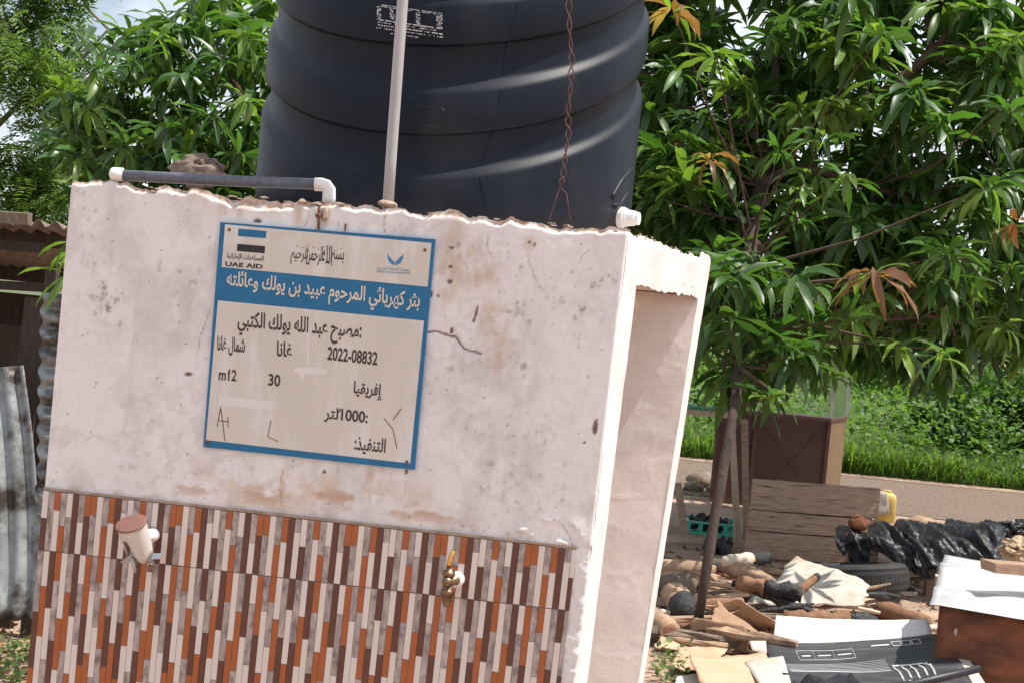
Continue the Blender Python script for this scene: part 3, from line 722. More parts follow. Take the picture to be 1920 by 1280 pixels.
for k, line in enumerate(([(182, 680), (200, 800), (215, 940)], [(180, 690), (155, 830)], [(165, 782), (240, 792)], [(240, 755), (240, 835)], [(578, 780), (550, 910), (630, 945)], [(1460, 765), (1530, 850), (1562, 1000)], [(1595, 690), (1530, 780)])):
    mb = MB(); mb.tube([wall_px(*z2(*p), .0098) for p in line], .0011, 6); mb.build('scratch', 'rust', sign)
for px, py in ((430, 431), (797, 469), (389, 828), (763, 865)):
    mb = MB(); mb.lathe(wall_px(px, py, .0095), EN, [(0, .0045), (.002, .0042), (.0035, .002)], 10); mb.build('screw', 'rust', sign)

# ================================================================== THE TANK
TC = at(837, 330, 4.75); TR = .554
def oncyl(px, py, R=TR):
    d = ray(px, py); o = CAM - TC
    a = d[0] ** 2 + d[1] ** 2; b = 2 * (o[0] * d[0] + o[1] * d[1]); c = o[0] ** 2 + o[1] ** 2 - R * R
    disc = max(b * b - 4 * a * c, 0); t = (-b - math.sqrt(disc)) / (2 * a); return CAM + d * t
zr = [oncyl(860, y)[2] for y in (332, 260, 169, 91, 3)]       # ledge, undercut, ledge, undercut, ledge
TBASE = TOPZ - .01
IN = TR - .021
per = (zr[4] - zr[0]) / 2
def band_levels():
    L = [(zr[0], 'out_below')]
    return L
prof = [(TBASE, .50), (TBASE, .535), (TBASE + .012, .55), (TBASE + .03, TR)]
def ledge(z, r0, r1, w=.020):      # smooth step
    return [(z - w + 2 * w * k / 6, r0 + (r1 - r0) * (.5 - .5 * math.cos(math.pi * k / 6))) for k in range(7)]
z = zr[0]
ks = []
prof += ledge(zr[0], TR, IN, .017) + ledge(zr[1], IN, TR, .012) + ledge(zr[2], TR, IN, .017) + ledge(zr[3], IN, TR, .012) + ledge(zr[4], TR, IN, .017)
zz = zr[4]
for k in range(1, 3):
    prof += ledge(zz + per * .5, IN, TR, .016) + ledge(zz + per, TR, IN, .012); zz += per
prof += [(zz + .05, IN), (zz + .09, IN - .02), (zz + .14, IN - .10), (zz + .19, IN - .22), (zz + .215, .24), (zz + .22, .22), (zz + .30, .22), (zz + .305, .20), (zz + .31, .0)]
tank = thing('water_tank', TC * [1, 1, 0] + [0, 0, TBASE], 'black ribbed plastic water tank standing on the white stand', 'water tank')
def tank_r(z):
    zs_ = [p[0] for p in prof]; return float(np.interp(z, zs_, [p[1] for p in prof]))
KX, KY = .11, .52                              # the slumped tank: its ribs lie aslant, low towards the viewer
def slant(V):
    V = np.array(V, float); g = np.clip((V[:, 2] - TBASE) / (zr[0] - .02 - TBASE), 0, 1)
    V[:, 2] += g * (KX * (V[:, 0] - TC[0]) + KY * (V[:, 1] - TC[1] + TR)); return V
mb = MB(); mb.lathe((TC[0], TC[1], 0), EZ, prof[:-6], 160); mb.v = [slant(v) for v in mb.v]; mb.build('shell', 'tank', tank, True)
mb = MB(); mb.lathe((TC[0], TC[1], 0), EZ, prof[-6:], 48); mb.v = [slant(v) for v in mb.v]; mb.build('lid', 'tank', tank, True)
def cyl_pt(px, py, lift=.0):
    p = oncyl(px, py); sl_ = KX * (p[0] - TC[0]) + KY * (p[1] - TC[1] + TR); h0 = zr[0] - .02 - TBASE; zp = p[2] - sl_
    if zp < TBASE + h0: zp = TBASE + (p[2] - TBASE) / (1 + sl_ / h0)
    rr = tank_r(max(zp, TBASE + .03)); v = p[:2] - TC[:2]; v = v / np.linalg.norm(v)
    return np.array([TC[0] + v[0] * (rr + lift), TC[1] + v[1] * (rr + lift), p[2]])
def cyl_line(pts, r, name, mat, lift=0., n=6):
    P = []
    for (a, b) in zip(pts[:-1], pts[1:]):
        k = max(2, int(math.hypot(b[0] - a[0], b[1] - a[1]) / 6))
        P += [cyl_pt(a[0] + (b[0] - a[0]) * i / k, a[1] + (b[1] - a[1]) * i / k, lift) for i in range(k)]
    P.append(cyl_pt(*pts[-1], lift)); m_ = MB(); m_.tube(P, r, n); return m_.build(name, mat, tank, True)
cyl_line([(972, 0), (955, 80), (941, 165), (925, 255), (897, 320), (912, 385)], .0016, 'mould_seam', 'tank')
for pts, rr_ in (([(1148, 372), (1166, 340), (1184, 318)], .009), ([(1150, 388), (1163, 385), (1178, 362)], .009)):
    cyl_line(pts, rr_, 'moulded_rib', 'tank', -.003, 8)
for pts in ([(752, 231), (790, 235), (828, 240)], [(752, 196), (832, 205)], [(832, 205), (828, 240)]):
    cyl_line(pts, .0016, 'moulded_panel_edge', 'tank')
# worn white print
def print_quads():
    V = []; Fc = []
    def q(x0, y0, x1, y1, h, miss=.25):
        n = max(1, int(abs(x1 - x0) / 2.2))
        for k in range(n):
            if random.random() < miss: continue
            a, b = k / n, (k + .92) / n
            p = [(x0 + (x1 - x0) * a, y0 + (y1 - y0) * a), (x0 + (x1 - x0) * b, y0 + (y1 - y0) * b)]
            hh = h * random.uniform(.55, 1)
            i = len(V); V.extend([cyl_pt(p[0][0], p[0][1] + hh, .0008), cyl_pt(p[1][0], p[1][1] + hh, .0008), cyl_pt(p[1][0], p[1][1], .0008), cyl_pt(p[0][0], p[0][1], .0008)]); Fc.append([i, i + 1, i + 2, i + 3])
    sl = .145
    def row(y, h, x0, x1, miss): q(x0, y + sl * (x0 - 708), x1, y + sl * (x1 - 708), h, miss)
    row(8, 2, 715, 829, .3); row(11, 1.5, 716, 830, .45); row(36, 3, 711, 829, .3); row(41, 2.5, 709, 829, .45); row(46, 3, 709, 830, .4); row(52, 2, 706, 831, .35); row(59, 2, 733, 800, .55)
    for x0, w in ((707, 8), (731, 9), (757, 5), (780, 8), (818, 12)):
        for yy in range(12, 38, 2): row(yy, 1.8, x0, x0 + w, .4)
    return V, Fc
V, Fc = print_quads(); link_mesh('printed_mark', V, Fc, 'tank_print', tank)
p = cyl_pt(1163, 408, -.01); ax = np.array([.93, -.36, .0])
mb = MB(); mb.lathe(p, ax, [(0, .030), (.022, .030), (.023, .026), (.03, .026), (.031, .024), (.055, .021), (.056, .018), (.066, .018)], 18); mb.build('outlet_fitting', 'pvc_white', tank, False)

# pipes, wire and stone on top of the wall
pipe = thing('riser_pipe', at(728, 380, 4.06), 'grey plastic riser pipe standing in front of the tank', 'pipe')
mb = MB(); mb.tube([at(727, 392, 4.06), at(733, 300, 4.06), at(755, 0, 4.06), at(770, -200, 4.06), at(790, -470, 4.06)], .0142, 16); mb.build('pipe', 'pvc_grey', pipe, True)
mb = MB(); mb.blob(at(727, 383, 4.05), (.026, .018, .010), 2, .4, 2, 3); mb.build('mortar_collar', 'mortar', pipe)
ov = thing('overflow_pipe', at(420, 350, 4.1), 'dark grey pipe with white cap and elbow lying on the wall top', 'pipe')
mb = MB(); mb.tube([at(228, 329, 4.12), at(420, 339, 4.11), at(598, 346, 4.10)], .0143, 16); mb.build('pipe', 'pvc_dark', ov, True)
pa, pb = at(206, 326, 4.12), at(233, 328, 4.12)
mb = MB(); mb.lathe(pa, pb - pa, [(0, .009), (.004, .0150), (.009, .0172), (.034, .0172), (.035, .0140)], 18); mb.build('end_cap', 'pvc_white', ov, True)
mb = MB(); mb.tube([at(590, 346, 4.10), at(603, 346.5, 4.10), at(612, 349, 4.10), at(617, 356, 4.10), at(617, 372, 4.10), at(616, 380, 4.10)], .0170, 16); mb.build('elbow', 'pvc_white', ov, True)
mb = MB(); c = at(373, 324, 4.32); mb.blob(c + [0, 0, .004], (.066, .06, .040), 4, .4, 2.4, 8)
st = tag(mb.build('stone', 'stone', None, True, org=c - [0, 0, .04]), 'rough brown stone on the wall top behind the grey pipe', 'stone')
mb = MB(); mb.tube([at(360, 318, 4.28), at(366, 302, 4.27), at(380, 296, 4.27), at(398, 300, 4.28), at(412, 312, 4.30), at(418, 326, 4.3)], .0018, 6)
tag(mb.build('wire_loop', 'wire'), 'loop of thin wire around the stone on the wall top', 'wire')
wire = thing('twisted_wire', at(1050, 410, 4.04), 'twisted rusty tie wire hanging in front of the tank', 'wire')
path = [(1064, -120), (1066, 0), (1068, 60), (1072, 110), (1070, 160), (1065, 210), (1066, 250), (1060, 290), (1056, 330), (1050, 352)]
pp = np.array([at(x, y, 4.05) for x, y in path]); tt = np.linspace(0, len(path) - 1, 120)
sm = np.stack([np.interp(tt, np.arange(len(path)), pp[:, k]) for k in range(3)], 1)
for ph, am in ((0, .006), (math.pi, .006)):
    an = tt * 5.2 + ph; ampl = am * (0.35 + .9 * np.abs(np.sin(tt * 1.4)))
    q = sm + np.stack([np.cos(an) * ampl, np.sin(an) * ampl * .6, 0 * an], 1)
    mb = MB(); mb.tube(q, .0017, 6); mb.build('strand', 'wire', wire, True)
mb = MB(); mb.tube([at(1050, 352, 4.05), at(1042, 375, 4.05), at(1030, 412, 4.05)], .0016, 6); mb.tube([at(1050, 352, 4.05), at(1062, 362, 4.05), at(1070, 414, 4.05)], .0016, 6); mb.build('tail', 'wire', wire, True)

# ================================================================== THE TAPS
bt = thing('brass_tap', wall_px(845, 1085, 0), 'tarnished brass tap with bright lever on the right of the tiles', 'tap')
def wl(px, py, n): return wall_px(px, py, n)
mb = MB(); mb.lathe(wl(857, 1084, .004), EN, [(0, .0205), (.004, .0205), (.012, .0195), (.034, .0185), (.036, .012)], 18); mb.build('pipe_collar', 'pvc_white', bt, True)
c0 = wl(848, 1088, .035)
mb = MB(); mb.lathe(wl(855, 1086, .030), wl(838, 1090, .075) - wl(855, 1086, .030), [(0, .0145), (.008, .0145), (.009, .0115), (.05, .0125), (.056, .009)], 16); mb.build('body', 'brass_old', bt, True)
ctr = wl(840, 1090, .062); dn = np.array([.03, 0, -1.]); up = np.array([.02, -.12, 1.])
mb = MB(); mb.lathe(ctr, dn, [(-.004, .0125), (.018, .0115), (.020, .0165), (.032, .0165), (.0325, .0125), (.050, .0115), (.056, .0085), (.060, .0085)], 16); mb.build('spout', 'brass_old', bt, True)
mb = MB(); mb.lathe(ctr, up, [(-.004, .013), (.016, .0125), (.017, .0155), (.027, .0155), (.028, .010), (.04, .008), (.042, .004)], 12); mb.build('bonnet', 'brass_old', bt, True)
h0 = ctr + up * .036
mb = MB(); mb.tube([h0, h0 + [-.001, -.010, .015], h0 + [.003, -.014, .033], h0 + [.006, -.016, .045]], [.0075, .0062, .0068, .0058], 8); mb.build('lever', 'brass', bt, True)

lb = thing('tap_guard', wall_px(262, 1010, 0), 'pale pipe guard with brown lid enclosing the left tap', 'tap guard')
axu = np.array([-.24, -.42, .86]); axu = axu / np.linalg.norm(axu)
gx = np.cross(axu, EN); gx /= np.linalg.norm(gx); gx = gx if gx @ ES > 0 else -gx
gy = np.cross(axu, gx); gy = gy if gy @ EN < 0 else -gy           # gy points to the wall
gtop = wl(246, 982, .105); GR, GL = .037, .090
def guard_low(an):          # lower rim: an = 0 right, -90 towards the viewer
    x, y = math.cos(an), math.sin(an)
    front_arch = math.exp(-(((an + 2.05) / .42) ** 4))
    back = sstep(-.2, .9, np.array(y))
    return GL - .062 * front_arch - .05 * float(back) + .012 * math.exp(-((an + 1.1) / .35) ** 2)
n = 64; V = []; Fc = []
for layer, rr_ in ((0, GR), (1, GR - .0035)):
    for k in range(n):
        an = -math.pi + 2 * math.pi * k / n; lo = guard_low(an)
        for q in range(7):
            h = .002 + (lo - .002) * q / 6; flare = 1 - .10 * (h / GL)
            V.append(gtop - axu * h + (gx * math.cos(an) + gy * math.sin(an)) * rr_ * flare)
def gi(l, k, q): return l * n * 7 + (k % n) * 7 + q
for k in range(n):
    for q in range(6):
        Fc.append([gi(0, k, q), gi(0, k, q + 1), gi(0, k + 1, q + 1), gi(0, k + 1, q)]); Fc.append([gi(1, k, q), gi(1, k + 1, q), gi(1, k + 1, q + 1), gi(1, k, q + 1)])
    Fc.append([gi(0, k, 6), gi(1, k, 6), gi(1, k + 1, 6), gi(0, k + 1, 6)])
link_mesh('sleeve', V, Fc, 'beige_pipe', lb, True)
mb = MB(); mb.lathe(gtop - axu * .001, axu, [(0, GR + .001), (.0005, GR + .003), (.004, GR + .003), (.006, GR + .0005), (.0065, GR - .01), (.0055, .001)], 40); mb.build('lid', 'lid', lb, False)
mb = MB(); mb.lathe(wl(289, 1001, .004), wl(275, 1005, .06) - wl(289, 1001, .004), [(0, .0185), (.003, .0185), (.004, .0165), (.03, .0165), (.031, .0155), (.06, .0155)], 18); mb.build('pipe_stub', 'pvc_white', lb, True)
mb = MB(); mb.lathe(gtop - axu * .07 + gy * .005, np.array([0, 0, -1.]), [(0, .012), (.03, .011), (.031, .008), (.045, .008)], 12); mb.build('inner_tap', 'brass_old', lb, True)
a = gtop - axu * .092 - gx * .033
mb = MB(); P = patch(a + [-.012, -.030, -.012], a + [.022, -.035, .018], a + [.03, -.026, .004], a + [.004, -.022, -.014], 4, 4); mb.sheet(P, .002); mb.build('hasp', 'galv', lb)
mb = MB(); mb.tube([a + [.014, -.03, .008], a + [.022, -.032, -.012], a + [.028, -.03, -.035]], .0045, 8); mb.build('hasp_rod', 'galv', lb, True)
b = wl(288, 1044, .07)
mb = MB(); P = patch(b + [-.018, -.002, -.006], b + [.016, -.002, -.002], b + [.020, .004, .012], b + [-.010, .004, .009], 3, 3); mb.sheet(P, .002); mb.build('staple_plate', 'galv', lb)
mb = MB(); mb.bar(b + [-.022, 0, .0], b + [-.010, .012, .045], .002, .012); mb.build('staple_strap', 'galv', lb)
pk = thing('padlock', wl(283, 1075, .07), 'small brass padlock hanging from the pale tap guard', 'padlock')
pc = wl(283, 1065, .07)
mb = MB(); mb.box(pc, (.017, .009, .017), Matrix.Rotation(rot_z, 3, 'Z')); ob = mb.build('lock_body', 'brass_old', pk)
mb = MB(); mb.tube([pc + [-.005, 0, .007], pc + [-.005, 0, .016], pc + [0, 0, .021], pc + [.005, 0, .016], pc + [.005, 0, .007]], .0016, 6); mb.build('shackle', 'galv', pk, True)

# ================================================================== THE YARD ON THE RIGHT
def corr_sheet(p00, p10, p11, p01, waves, amp, n=6, m=60, th=.0015, along='v', bend=0., seed=1., rag=0.):
    """corrugated sheet; waves run across v"""
    P = patch(p00, p10, p11, p01, n, m, .0, 2, seed, 0, rag)
    N = np.cross(P[-1, 0] - P[0, 0], P[0, -1] - P[0, 0]); N /= np.linalg.norm(N)
    for j in range(m):
        P[:, j] += N * amp * math.sin(2 * math.pi * waves * j / (m - 1))
    for i in range(n):
        for j in range(m): P[i, j] += N * bend * n3(P[i, j], 2.2, seed)
    mb = MB(); mb.sheet(P, th); return mb
def log(name, label, p0, p1, r0, r1, mat, char=None, group='firewood and charred logs on the ground', wob=.25, n=12, seg=8, bend=.0, cut=None):
    p0, p1 = np.array(p0), np.array(p1); T = np.linspace(0, 1, seg); side = np.cross(p1 - p0, EZ); side /= np.linalg.norm(side)
    wob = wob * 1.1
    P = np.array([p0 + (p1 - p0) * t + EZ * bend * math.sin(math.pi * t) + side * .25 * r0 * n3(p0 + t * 2, 2) for t in T]); R = r0 + (r1 - r0) * T
    R = R * np.array([.8] + [1] * (seg - 2) + [.82])
    o = thing(name, (p0 + p1) / 2 - EZ * r0, label, 'log', group)
    if char is None:
        mb = MB(); mb.tube(P, R, n, True, wob); mb.build('wood', mat, o, True)
    else:
        side_, frac = char; k = int(round(seg * 3 * frac)); T = np.linspace(0, 1, seg * 3)
        Pf = np.stack([np.interp(T, np.linspace(0, 1, seg), P[:, q]) for q in range(3)], 1); Rf = np.interp(T, np.linspace(0, 1, seg), R)
        if side_ == 1: a, b = (Pf[:-k], Rf[:-k]), (Pf[-k - 1:], Rf[-k - 1:])
        else: a, b = (Pf[k:], Rf[k:]), (Pf[:k + 1], Rf[:k + 1])
        mb = MB(); mb.tube(a[0], a[1], n, True, wob); mb.build('wood', mat, o, True)
        mb = MB(); mb.tube(b[0], b[1] * 1.04, n, True, wob * 1.3); mb.build('charred_end', 'char', o, True)
    if cut is not None:
        mb = MB(); e = P[0] if cut == 0 else P[-1]; dr = (P[0] - P[1]) if cut == 0 else (P[-1] - P[-2]); dr = dr / np.linalg.norm(dr)
        mb.lathe(e - dr * .002, dr, [(0, r0 * .7), (.004, r0 * .66), (.006, r0 * .3)], 12); mb.build('cut_end', 'wood_brown', o, True)
    return o
def card(name, label, pts, mat, amp=.01, th=.004, n=12, m=12, cat='cardboard', group=None, sc=4., seed=0., curl=0., rag=.06):
    mb = MB(); mb.sheet(patch(*pts, n, m, amp, sc, seed, curl, rag), th)
    return tag(mb.build(name, mat, None, True), label, cat, group)

# -- plank screen
ps = thing('plank_screen', gnd(1515, 1055), 'upright screen of three weathered grey boards beside the road', 'screen')
pl, pr = gnd(1397, 1046), gnd(1634, 1066); zt_l = at(1401, 893, pl[1])[2]; zt_r = at(1638, 911, pr[1])[2]
fr = [0, .34, .60, 1.0]; dirp = (pr - pl) / np.linalg.norm(pr - pl)
for k in range(3):
    z0, z1 = .02 + (zt_l - .02) * fr[k], .02 + (zt_l - .02) * fr[k + 1] - .007
    a = pl + EZ * (z0 + z1) / 2 + dirp * RNG.uniform(-.02, .005); b = pr + EZ * (z0 + z1) / 2 + dirp * RNG.uniform(-.01, .01)
    b[2] += (zt_r - zt_l) * (fr[k] + fr[k + 1]) / 2
    m_ = 24; P = np.zeros((m_, 6, 3))
    for i in range(m_):
        for j in range(6):
            q = a + (b - a) * i / (m_ - 1); hgt = (j / 5 - .5) * (z1 - z0) * (1 + .05 * n3((i * .3, k, 0)) * (1 if k == 2 else .3))
            P[i, j] = q + EZ * hgt - np.array([0, 1, 0]) * (.006 * n3(q, 3, k) + .004 * n3(q + EZ * j, 9))
    mb = MB(); mb.sheet(P, -.028); mb.build('board', 'wood_grey', ps)
mb = MB(); mb.bar(pl + [.02, .045, zt_l * .5], pr + [-.02, .045, zt_l * .5], .012, zt_l * .9); mb.build('gap_shade_sheet', 'wood_dark', ps)  # dark sheet added behind the boards so their gaps read as shaded
for t in (.08, .93):
    q = pl + (pr - pl) * t + np.array([0, .08, 0]); mb = MB(); mb.bar(q, q + EZ * (zt_l - .05), .05, .04, np.array([0, 1., 0])); mb.build('batten', 'wood_brown', ps)
# -- jerrycan with a sack hung on it
jc = gnd(1660, 985); jc[1] += .3; jc = at(1660, 950, jc[1]); jz = jc.copy(); jz[2] = 0
can = thing('jerrycan', jz, 'yellow stained jerrycan standing behind the plank screen', 'jerrycan')
mb = MB(); P = []
zt = at(1660, 922, jz[1])[2]
for z, w_x, w_y in ((0, .075, .06), (.02, .085, .07), (zt * .75, .085, .07), (zt * .92, .078, .062), (zt, .05, .04)):
    for k in range(20):
        a = 2 * math.pi * k / 20; c, s = math.cos(a), math.sin(a); e = (abs(c) ** 4 + abs(s) ** 4) ** -.25
        P.append(jz + [w_x * c * e, w_y * s * e, z])
mb.add(P, [[i * 20 + k, i * 20 + (k + 1) % 20, (i + 1) * 20 + (k + 1) % 20, (i + 1) * 20 + k] for i in range(4) for k in range(20)] + [[80 + k for k in range(20)]]); mb.build('body', 'yellow_plastic', can, True)
mb = MB(); mb.tube([jz + [-.04, 0, zt - .005], jz + [-.03, 0, zt + .012], jz + [.03, 0, zt + .012], jz + [.05, 0, zt - .01]], .011, 8); mb.build('handle', 'yellow_plastic', can, True)
sk = MB(); sk.sheet(patch(at(1641, 966, jz[1] - .1), at(1668, 962, jz[1] - .1), at(1664, 922, jz[1] - .085), at(1643, 918, jz[1] - .085), 8, 8, .012, 12, 3), .006)
tag(sk.build('sack', 'cloth_white', None, True), 'pale sack cloth hung over the yellow jerrycan', 'sack')

# -- table by the road, with legs and a rail
YT = 11.4
tb = thing('trestle_table', gnd(1330, 1015), 'rough trestle table with a pale board top near the kiosk', 'table')
z = at(1330, 775, YT)[2]
tA, tB = at(1230, 765, YT), at(1372, 779, YT)
mb = MB(); mb.box((tA + tB) / 2 + [0, .18, 0], (tB[0] - tA[0], .40, .035), jit=.003); mb.build('table_top', 'wood_pale', tb)
for name, p0, p1, a, m_ in (('leg', at(1384, 1022, YT), at(1371, 782, YT), .045, 'wood_pale'), ('leg', at(1286, 1028, YT - .2), at(1270, 905, YT - .2), .05, 'wood_grey'), ('leg', at(1245, 1005, YT + .4), at(1260, 775, YT + .4), .045, 'wood_grey'), ('leg', at(1400, 1000, YT + .45), at(1396, 785, YT + .4), .045, 'wood_grey')):
    p0 = np.array(p0); p0[2] = -.01; mb = MB(); mb.bar(p0, p1, a, a * .8, np.array([0, 1., 0]), .002); mb.build(name, m_, tb)
mb = MB(); mb.bar(at(1235, 1007, YT - .25), at(1345, 1018, YT - .25), .05, .03, np.array([0, 1., .0]), .002); mb.build('rail', 'wood_pale', tb)
cl = MB(); cl.sheet(patch(at(1285, 764, YT + .1), at(1362, 771, YT + .1), at(1362, 764, YT + .3), at(1285, 756, YT + .3), 10, 6, .015, 14, 4), .01); tag(cl.build('green_cloth', 'green_plastic', None, True), 'small green cloth lying on the trestle table', 'cloth')
# -- green crate of charcoal
gc = gnd(1330, 998); cr = thing('green_crate', gc, 'flat green plastic crate holding charcoal on the ground', 'crate')
wx, wy, hh = .19, .17, .09
mb = MB()
for sx in (-1, 1):
    for k in range(5):
        mb.box(gc + [sx * wx, (k - 2) * wy * .48, hh / 2], (.014, .03, hh))
    mb.box(gc + [sx * wx, 0, hh], (.022, 2 * wy, .016)); mb.box(gc + [sx * wx, 0, .012], (.018, 2 * wy, .018))
for sy in (-1, 1):
    for k in range(5): mb.box(gc + [(k - 2) * wx * .48, sy * wy, hh / 2], (.03, .012, hh * .9))
    mb.box(gc + [0, sy * wy, hh + .001], (2 * wx, .02, .016)); mb.box(gc + [0, sy * wy, .013], (2 * wx, .016, .018))
mb.build('frame', 'green_plastic', cr)
mb = MB(); mb.box(gc + [0, 0, .008], (2 * wx, 2 * wy, .010)); mb.build('base', 'green_plastic', cr)
mb = MB()
for k in range(60):
    q = gc + [RNG.uniform(-.15, .17), RNG.uniform(-.13, .13), RNG.uniform(.03, .12)]; mb.blob(q, RNG.uniform(.015, .035, 3), 1, .5, 2, k)
tag(mb.build('charcoal_heap', 'char'), 'heap of black charcoal lumps in the green crate', 'charcoal', kind='stuff')
mb = MB()
for k in range(45):
    q = gnd(RNG.uniform(1325, 1368), RNG.uniform(1025, 1046)); mb.blob(q + [0, 0, RNG.uniform(.0, .06)], RNG.uniform(.02, .05, 3), 1, .5, 2, k + 90)
tag(mb.build('charcoal_pile', 'char'), 'loose charcoal spilled on the ground before the green crate', 'charcoal', kind='stuff')
# -- the kiosk: brown sheet-metal counter with a mesh cage
YK = 14.0
kl, kr = at(1335, 920, YK), at(1546, 905, YK)
kx0, kx1 = kl[0], kr[0]; kz = at(1440, 778, YK)[2]; kd = .72
ki = thing('metal_kiosk', ((kx0 + kx1) / 2, YK, 0), 'brown sheet metal kiosk counter with wire mesh cage at the roadside', 'kiosk')
kdx = at(1577, 895, YK + kd)[0] - kx1
def kp(t, d, z): return np.array([kx0 + (kx1 - kx0) * t + kdx * d, YK + kd * d + .03 * t, z])
mb = MB(); V = [kp(t, d, z) for z in (.0, kz) for (t, d) in ((0, 0), (1, 0), (1, 1), (0, 1))]
mb.add(V, [[0, 1, 5, 4], [2, 3, 7, 6], [3, 0, 4, 7], [4, 5, 6, 7]]); mb.build('front_panel', 'kiosk', ki)
link_mesh('side_panel', [V[1] + [.003, 0, 0], V[2] + [.003, 0, 0], V[6] + [.003, 0, 0], V[5] + [.003, 0, 0]], [[0, 1, 2, 3]], 'kiosk_side', ki)
for t in (0.0, .34, 1.0):
    mb = MB(); mb.bar(kp(t, -.02, .02), kp(t, -.02, kz), .03, .02, np.array([0, 1., 0])); mb.build('angle_iron', 'kiosk', ki)
for (a, b) in (((.40, kz * .92), (.95, .08)), ((.95, kz * .92), (.40, .08))):
    mb = MB(); mb.bar(kp(a[0], -.015, a[1]), kp(b[0], -.008, b[1]), .004, .003, np.array([0, 1., 0])); mb.build('door_brace', 'kiosk', ki)
mb = MB(); mb.bar(kp(-.01, -.02, kz + .01), kp(1.01, -.02, kz + .01), .04, .03); mb.bar(kp(1, 0, kz + .01), kp(1, 1, kz + .01), .03, .025); mb.build('top_rail', 'kiosk', ki)
ctop = kz + .62
for (t, d) in ((0, 0), (1, 0), (1, 1), (0, 1)):
    mb = MB(); mb.bar(kp(t, d, kz), kp(t, d, ctop), .03, .03, np.array([0, 1., 0])); mb.build('cage_post', 'galv' if t else 'kiosk', ki)
mb = MB(); V = [kp(t, d, z) for z in (ctop, ctop + .02) for (t, d) in ((-.05, -.08), (1.05, -.08), (1.05, 1.08), (-.05, 1.08))]; mb.add(V, [[3, 2, 1, 0], [4, 5, 6, 7], [0, 1, 5, 4], [1, 2, 6, 5], [2, 3, 7, 6], [3, 0, 4, 7]]); mb.build('cage_roof', 'zinc_rust', ki)
mb = MB()
for k in range(1, 26): mb.bar(kp(k / 26, 0, kz), kp(k / 26, 0, ctop), .003, .003, np.array([0, 1., 0]))
for k in range(1, 14): mb.bar(kp(0, 0.004, kz + .62 * k / 14), kp(1, 0.004, kz + .62 * k / 14), .003, .003)
mb.build('wire_mesh', 'galv', ki)
link_mesh('side_pane', [kp(1.003, .04, kz + .02), kp(1.003, .96, kz + .02), kp(1.003, .96, ctop - .02), kp(1.003, .04, ctop - .02)], [[0, 1, 2, 3]], 'glass', ki)
for k, (px, py, r) in enumerate(((1318, 912, .13), (1300, 920, .08), (1340, 922, .07))):
    mb = MB(); q = gnd(px, py); mb.blob(q + [0, 0, r * .4], (r * 1.2, r, r * .7), 2, .35, 1.4, k * 3 + 1)
    tag(mb.build('boulder', 'stone', None, True), ['large brown stone beside the left foot of the kiosk', 'small stone left of the large one by the kiosk', 'low stone right of the large one under the kiosk'][k], 'stone', 'stones at the foot of the kiosk')

# -- black plastic sheets over a bench
YB = 9.9
bn = thing('low_bench', gnd(1650, 1080), 'low wooden bench under the crumpled black plastic sheet', 'bench')
bz = at(1650, 985, YB)[2]
mb = MB(); mb.box(np.array([(at(1585, 985, YB)[0] + at(1760, 985, YB)[0]) / 2, YB + .12, bz - .075]), (at(1760, 985, YB)[0] - at(1585, 985, YB)[0], .34, .03)); mb.build('seat', 'wood_brown', bn)
for px, dy in ((1641, -.03), (1752, 0), (1600, .26), (1752, .28)):
    q = at(px, 1000, YB + dy); mb = MB(); mb.bar([q[0], q[1], 0], [q[0], q[1], bz - .09], .05, .05, np.array([0, 1., 0])); mb.build('leg', 'wood_plank', bn)
def crumple(P, amp, sc, seed):
    """sharp folds running down the slope plus small creases"""
    n, m = P.shape[:2]
    N = np.cross(np.gradient(P, axis=0), np.gradient(P, axis=1)); N /= np.linalg.norm(N, axis=2)[..., None] + 1e-9
    if N[..., 2].mean() < 0: N = -N
    al = np.array([.55, -.35, -.75]); ac = np.array([.83, .1, .55])
    for i in range(n):
        for j in range(m):
            q = P[i, j]; a, b = float(q @ al), float(q @ ac)
            f = abs(n3((b * sc * 1.7, a * sc * .35, seed), 1, seed)); c = abs(n3((b * sc * 3.6, a * sc * 1.1, seed + 3), 1, seed)); e = abs(n3(q, sc * 4, seed + 7))
            P[i, j] = q + N[i, j] * amp * (.5 - 1.7 * f - .8 * c - .35 * e)
    return P
def drape(rows, n=44, m=44):
    """smooth surface through rows of control points"""
    R = np.array(rows, float); a, b = R.shape[:2]
    ti = np.linspace(0, a - 1, n); tj = np.linspace(0, b - 1, m)
    def cub(A_, t):
        k = np.clip(np.floor(t).astype(int), 0, len(A_) - 2); f = (t - k)[:, None, None]
        p0 = A_[np.clip(k - 1, 0, len(A_) - 1)]; p1 = A_[k]; p2 = A_[k + 1]; p3 = A_[np.clip(k + 2, 0, len(A_) - 1)]
        return .5 * (2 * p1 + (p2 - p0) * f + (2 * p0 - 5 * p1 + 4 * p2 - p3) * f ** 2 + (3 * p1 - p0 - 3 * p2 + p3) * f ** 3)
    S1 = cub(R, ti); S2 = cub(S1.transpose(1, 0, 2), tj).transpose(1, 0, 2)
    return S2
rows = [[at(1572, 987, YB + .3), at(1640, 984, YB + .35), at(1700, 978, YB + .35), at(1765, 985, YB + .35)],
        [at(1562, 996, YB), at(1625, 986, YB + .05), at(1690, 982, YB + .08), at(1772, 1000, YB + .05)],
        [at(1566, 1015, YB - .1), at(1625, 1004, YB - .1), at(1690, 1010, YB - .14), at(1768, 1030, YB - .14)],
        [at(1572, 1030, YB - .1), at(1634, 1022, YB - .12), at(1705, 1048, YB - .2), at(1762, 1050, YB - .2)],
        [at(1580, 1040, YB - .09), at(1636, 1030, YB - .12), at(1722, 1078, YB - .22), at(1748, 1086, YB - .22)]]
